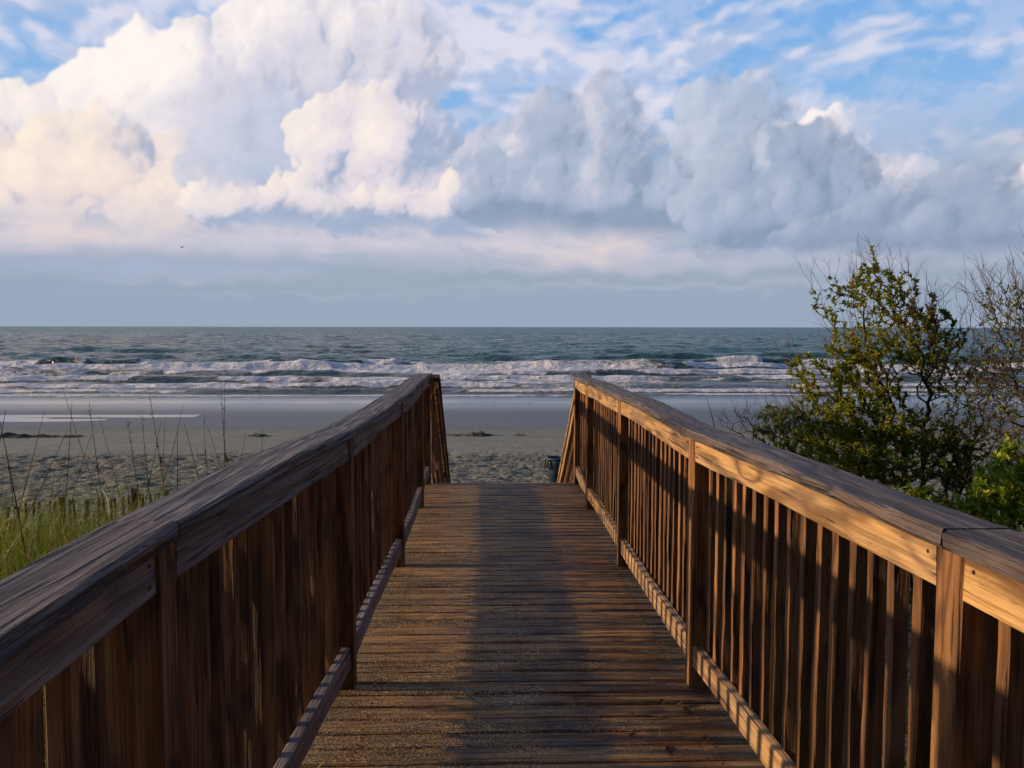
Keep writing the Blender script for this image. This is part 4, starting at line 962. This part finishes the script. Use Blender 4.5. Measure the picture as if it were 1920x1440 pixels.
def revolve(prof, n=40):
    v = []; f = []
    for r_, z in prof:
        for i in range(n): t = 2*math.pi*i/n; v.append((r_*math.cos(t), r_*math.sin(t), z))
    for k in range(len(prof)-1):
        for i in range(n): a = k*n+i; b = k*n+(i+1) % n; f.append((a, b, b+n, a+n))
    return v, f
def small_things():
    gz = lambda x, y: float(ground_z(np.array([x]), np.array([y]))[0])
    # bin
    Y = 20.5; p = at(1044, 857, Y); z0 = p.z-.70
    root = empty('trash_can', (p.x, Y, z0)); tag(root, 'dark green plastic bin without lid, standing on the sand beside the stair railing', 'bin')
    m = plain('green_plastic', (.035, .072, .105, 1), (.045, .088, .125, 1), .42, 6)
    mi = plain('dark_plastic', (.012, .022, .024, 1), (.016, .028, .030, 1), .5, 6)
    v, f = revolve([(0, .012), (.19, 0), (.20, .02), (.214, .30), (.222, .305), (.232, .50), (.240, .505), (.250, .665), (.235, .665), (.205, .04), (0, .03)])
    link('body', mesh('body', v, f), m, root, Matrix.Translation((p.x, Y, z0)), True)
    v, f = revolve([(.248, .655), (.268, .655), (.272, .672), (.268, .690), (.250, .695), (.236, .690), (.236, .660), (.248, .655)])
    link('rim', mesh('rim', v, f), m, root, Matrix.Translation((p.x, Y, z0)), True)
    for ang in (R(205), R(25)):
        t = Mesh(); c, s = math.cos(ang), math.sin(ang); q = []
        for k in range(9):
            u = -1+2*k/8; off = .270+.075*(1-u*u); zz = .66-.20*(1-u**4)
            q.append(Vector((c*off-s*u*.075, s*off+c*u*.075, zz)))
        t.tube(q, [.026]*9, 8)
        link('handle', mesh('handle', t.v, t.f), mi, root, Matrix.Translation((p.x, Y, z0)), True)
    # seaweed heaps along the wrack line
    mw = plain('dry_seaweed', (.04, .045, .03, 1), (.13, .13, .085, 1), .95, 5)
    for i, (px, py, w, h, lab) in enumerate(((45, 823, 130, 8, 'long low heap of dark seaweed below the tide pool at the left edge'), (484, 822, 38, 6, 'small clump of dark seaweed on the sand just above the left handrail'),
                                 (895, 820, 62, 9, 'dark seaweed heap on the sand between the two railings'), (850, 818, 30, 4, 'thin seaweed wisp left of the central heap'), (975, 820, 24, 3, 'flat bit of seaweed right of the central heap'), (135, 822, 40, 5, 'small seaweed heap right of the long one'))):
        p = at(px, py+3, 31.0); z = gz(p.x, p.y); W = w*31/F; Hh = h*31/F*.95; r = random.Random(i); v = []; f = []
        mb = Mesh()
        nx, ny = 60, 14; UU, QQ = np.meshgrid(np.linspace(-1, 1, nx+1), np.linspace(-1, 1, ny+1)); NN = np.clip(fbm(UU*W*1.6+i*9+40, QQ*1.5+20, 7+i, 4)*2.2-.6, 0, 1.4)
        for j in range(ny+1):
            for k in range(nx+1):
                u = k/nx*2-1; q = j/ny*2-1; e = max(0, 1-u*u*.98-q*q*.98)
                hh = Hh*e**.6*(.25+1.1*NN[j, k])
                mb.v.append(Vector((p.x+u*W/2, p.y+q*(.35+W*.08), z-.035+hh)))
        for j in range(ny):
            for k in range(nx): a = j*(nx+1)+k; mb.f.append((a, a+1, a+nx+2, a+nx+1))
        for _ in range(int(60*W)):
            u = r.uniform(-1, 1); q = r.uniform(-1, 1)
            mb.blade((p.x+u*W/2, p.y+q*.3, z+Hh*.3*(1-u*u)), Vector((r.gauss(0, 1), r.gauss(0, 1), .5)), r.uniform(.08, .25), .02, Vector((0, 0, -1.5)))
        tag(mb.build('seaweed_heap', mw), lab, 'seaweed', 'seaweed heaps on the wrack line')
    # fallen leaves on the deck
    ml = leafmat('fallen_leaf', (.035, .018, .010, 1), (.09, .04, .015, 1), (.20, .05, .01, 1), .1, .7)
    r = random.Random(8)
    L = [(1243, 1322, .03, 'small dark fallen leaf in the middle of the deck'), (1172, 1340, .03, 'tiny brown fallen leaf left of the others on the deck'), (1267, 1325, .035, 'brown leaf close to the right bottom rail end'), (1290, 1327, .045, 'largest dark fallen leaf beside the right railing'), (1180, 1383, .025, 'reddish scrap of leaf on the deck'),
         (1262, 1420, .05, 'curled brown fallen leaf at the bottom of the picture, near the right rail'), (1075, 1310, .03, 'dark leaf scrap at the centre of the deck'), (1325, 1392, .03, 'small leaf by the lower right rail'), (1105, 1345, .02, 'tiny leaf scrap left of centre'), (1010, 1250, .02, 'smallest leaf fragment farther up the deck')]
    for px, py, s, lab in L:
        h = 1.45; ry = ray(px, py); t = h/(-ry[2]-.0097*ry[1]); p = Vector((ry[0]*t, ry[1]*t, zd(ry[1]*t)+.004)); mb = Mesh(); a = r.uniform(0, 6.28)
        mb.leaf(p, Vector((math.cos(a), math.sin(a), .22)), Vector((0, 0, 1)), s*1.3, s*.8)
        o = mb.build('fallen_leaf', ml); md = o.modifiers.new('thick', 'SOLIDIFY'); md.thickness = .0008
        tag(o, lab, 'leaf', 'fallen leaves on the deck')
    # bird
    p = at(341, 465, 110.0); v = []; 
    prof = [(-.24, .006), (-.18, .03), (-.05, .06), (.08, .055), (.15, .035), (.20, .03), (.26, .004)]
    rings = []
    for x, rr in prof:
        rings.append(len(v)); v += [(x, rr*math.cos(t*math.pi/4), rr*.85*math.sin(t*math.pi/4)) for t in range(8)]
    f = []
    for a in range(len(prof)-1):
        for k in range(8): f.append((a*8+k, a*8+(k+1) % 8, (a+1)*8+(k+1) % 8, (a+1)*8+k))
    for s in (1, -1):                                   # wings, joined to the body rings
        b = len(v)
        for (y, z, x0, x1) in ((.04, .02, -.06, .10), (.22, .16, -.05, .10), (.42, .22, -.10, .04), (.62, .17, -.16, -.12)):
            v += [(x0, s*y, z), (x1, s*y, z), ((x0+x1)/2, s*y, z+.018)]
        for k in range(3):
            a = b+3*k; f += [(a, a+3, a+5, a+2), (a+2, a+5, a+4, a+1), (a+1, a+4, a+3, a)]
    b = len(v); v += [(-.22, -.015, 0), (-.22, .015, 0), (-.34, .05, 0), (-.34, -.05, 0), (-.30, 0, .012)]
    f += [(b, b+1, b+4), (b+1, b+2, b+4), (b+2, b+3, b+4), (b+3, b, b+4)]
    o = link('bird', mesh('bird', v, f), plain('dark_feathers', (.03, .03, .035, 1), (.06, .06, .065, 1)), None, Matrix.Translation(p) @ Matrix.Rotation(R(60), 4, 'Z') @ Matrix.Scale(.8, 4))
    tag(o, 'tiny dark bird flying far off in the sky over the sea at left', 'bird')
if not SKYONLY:
    fence(); plants(); small_things()
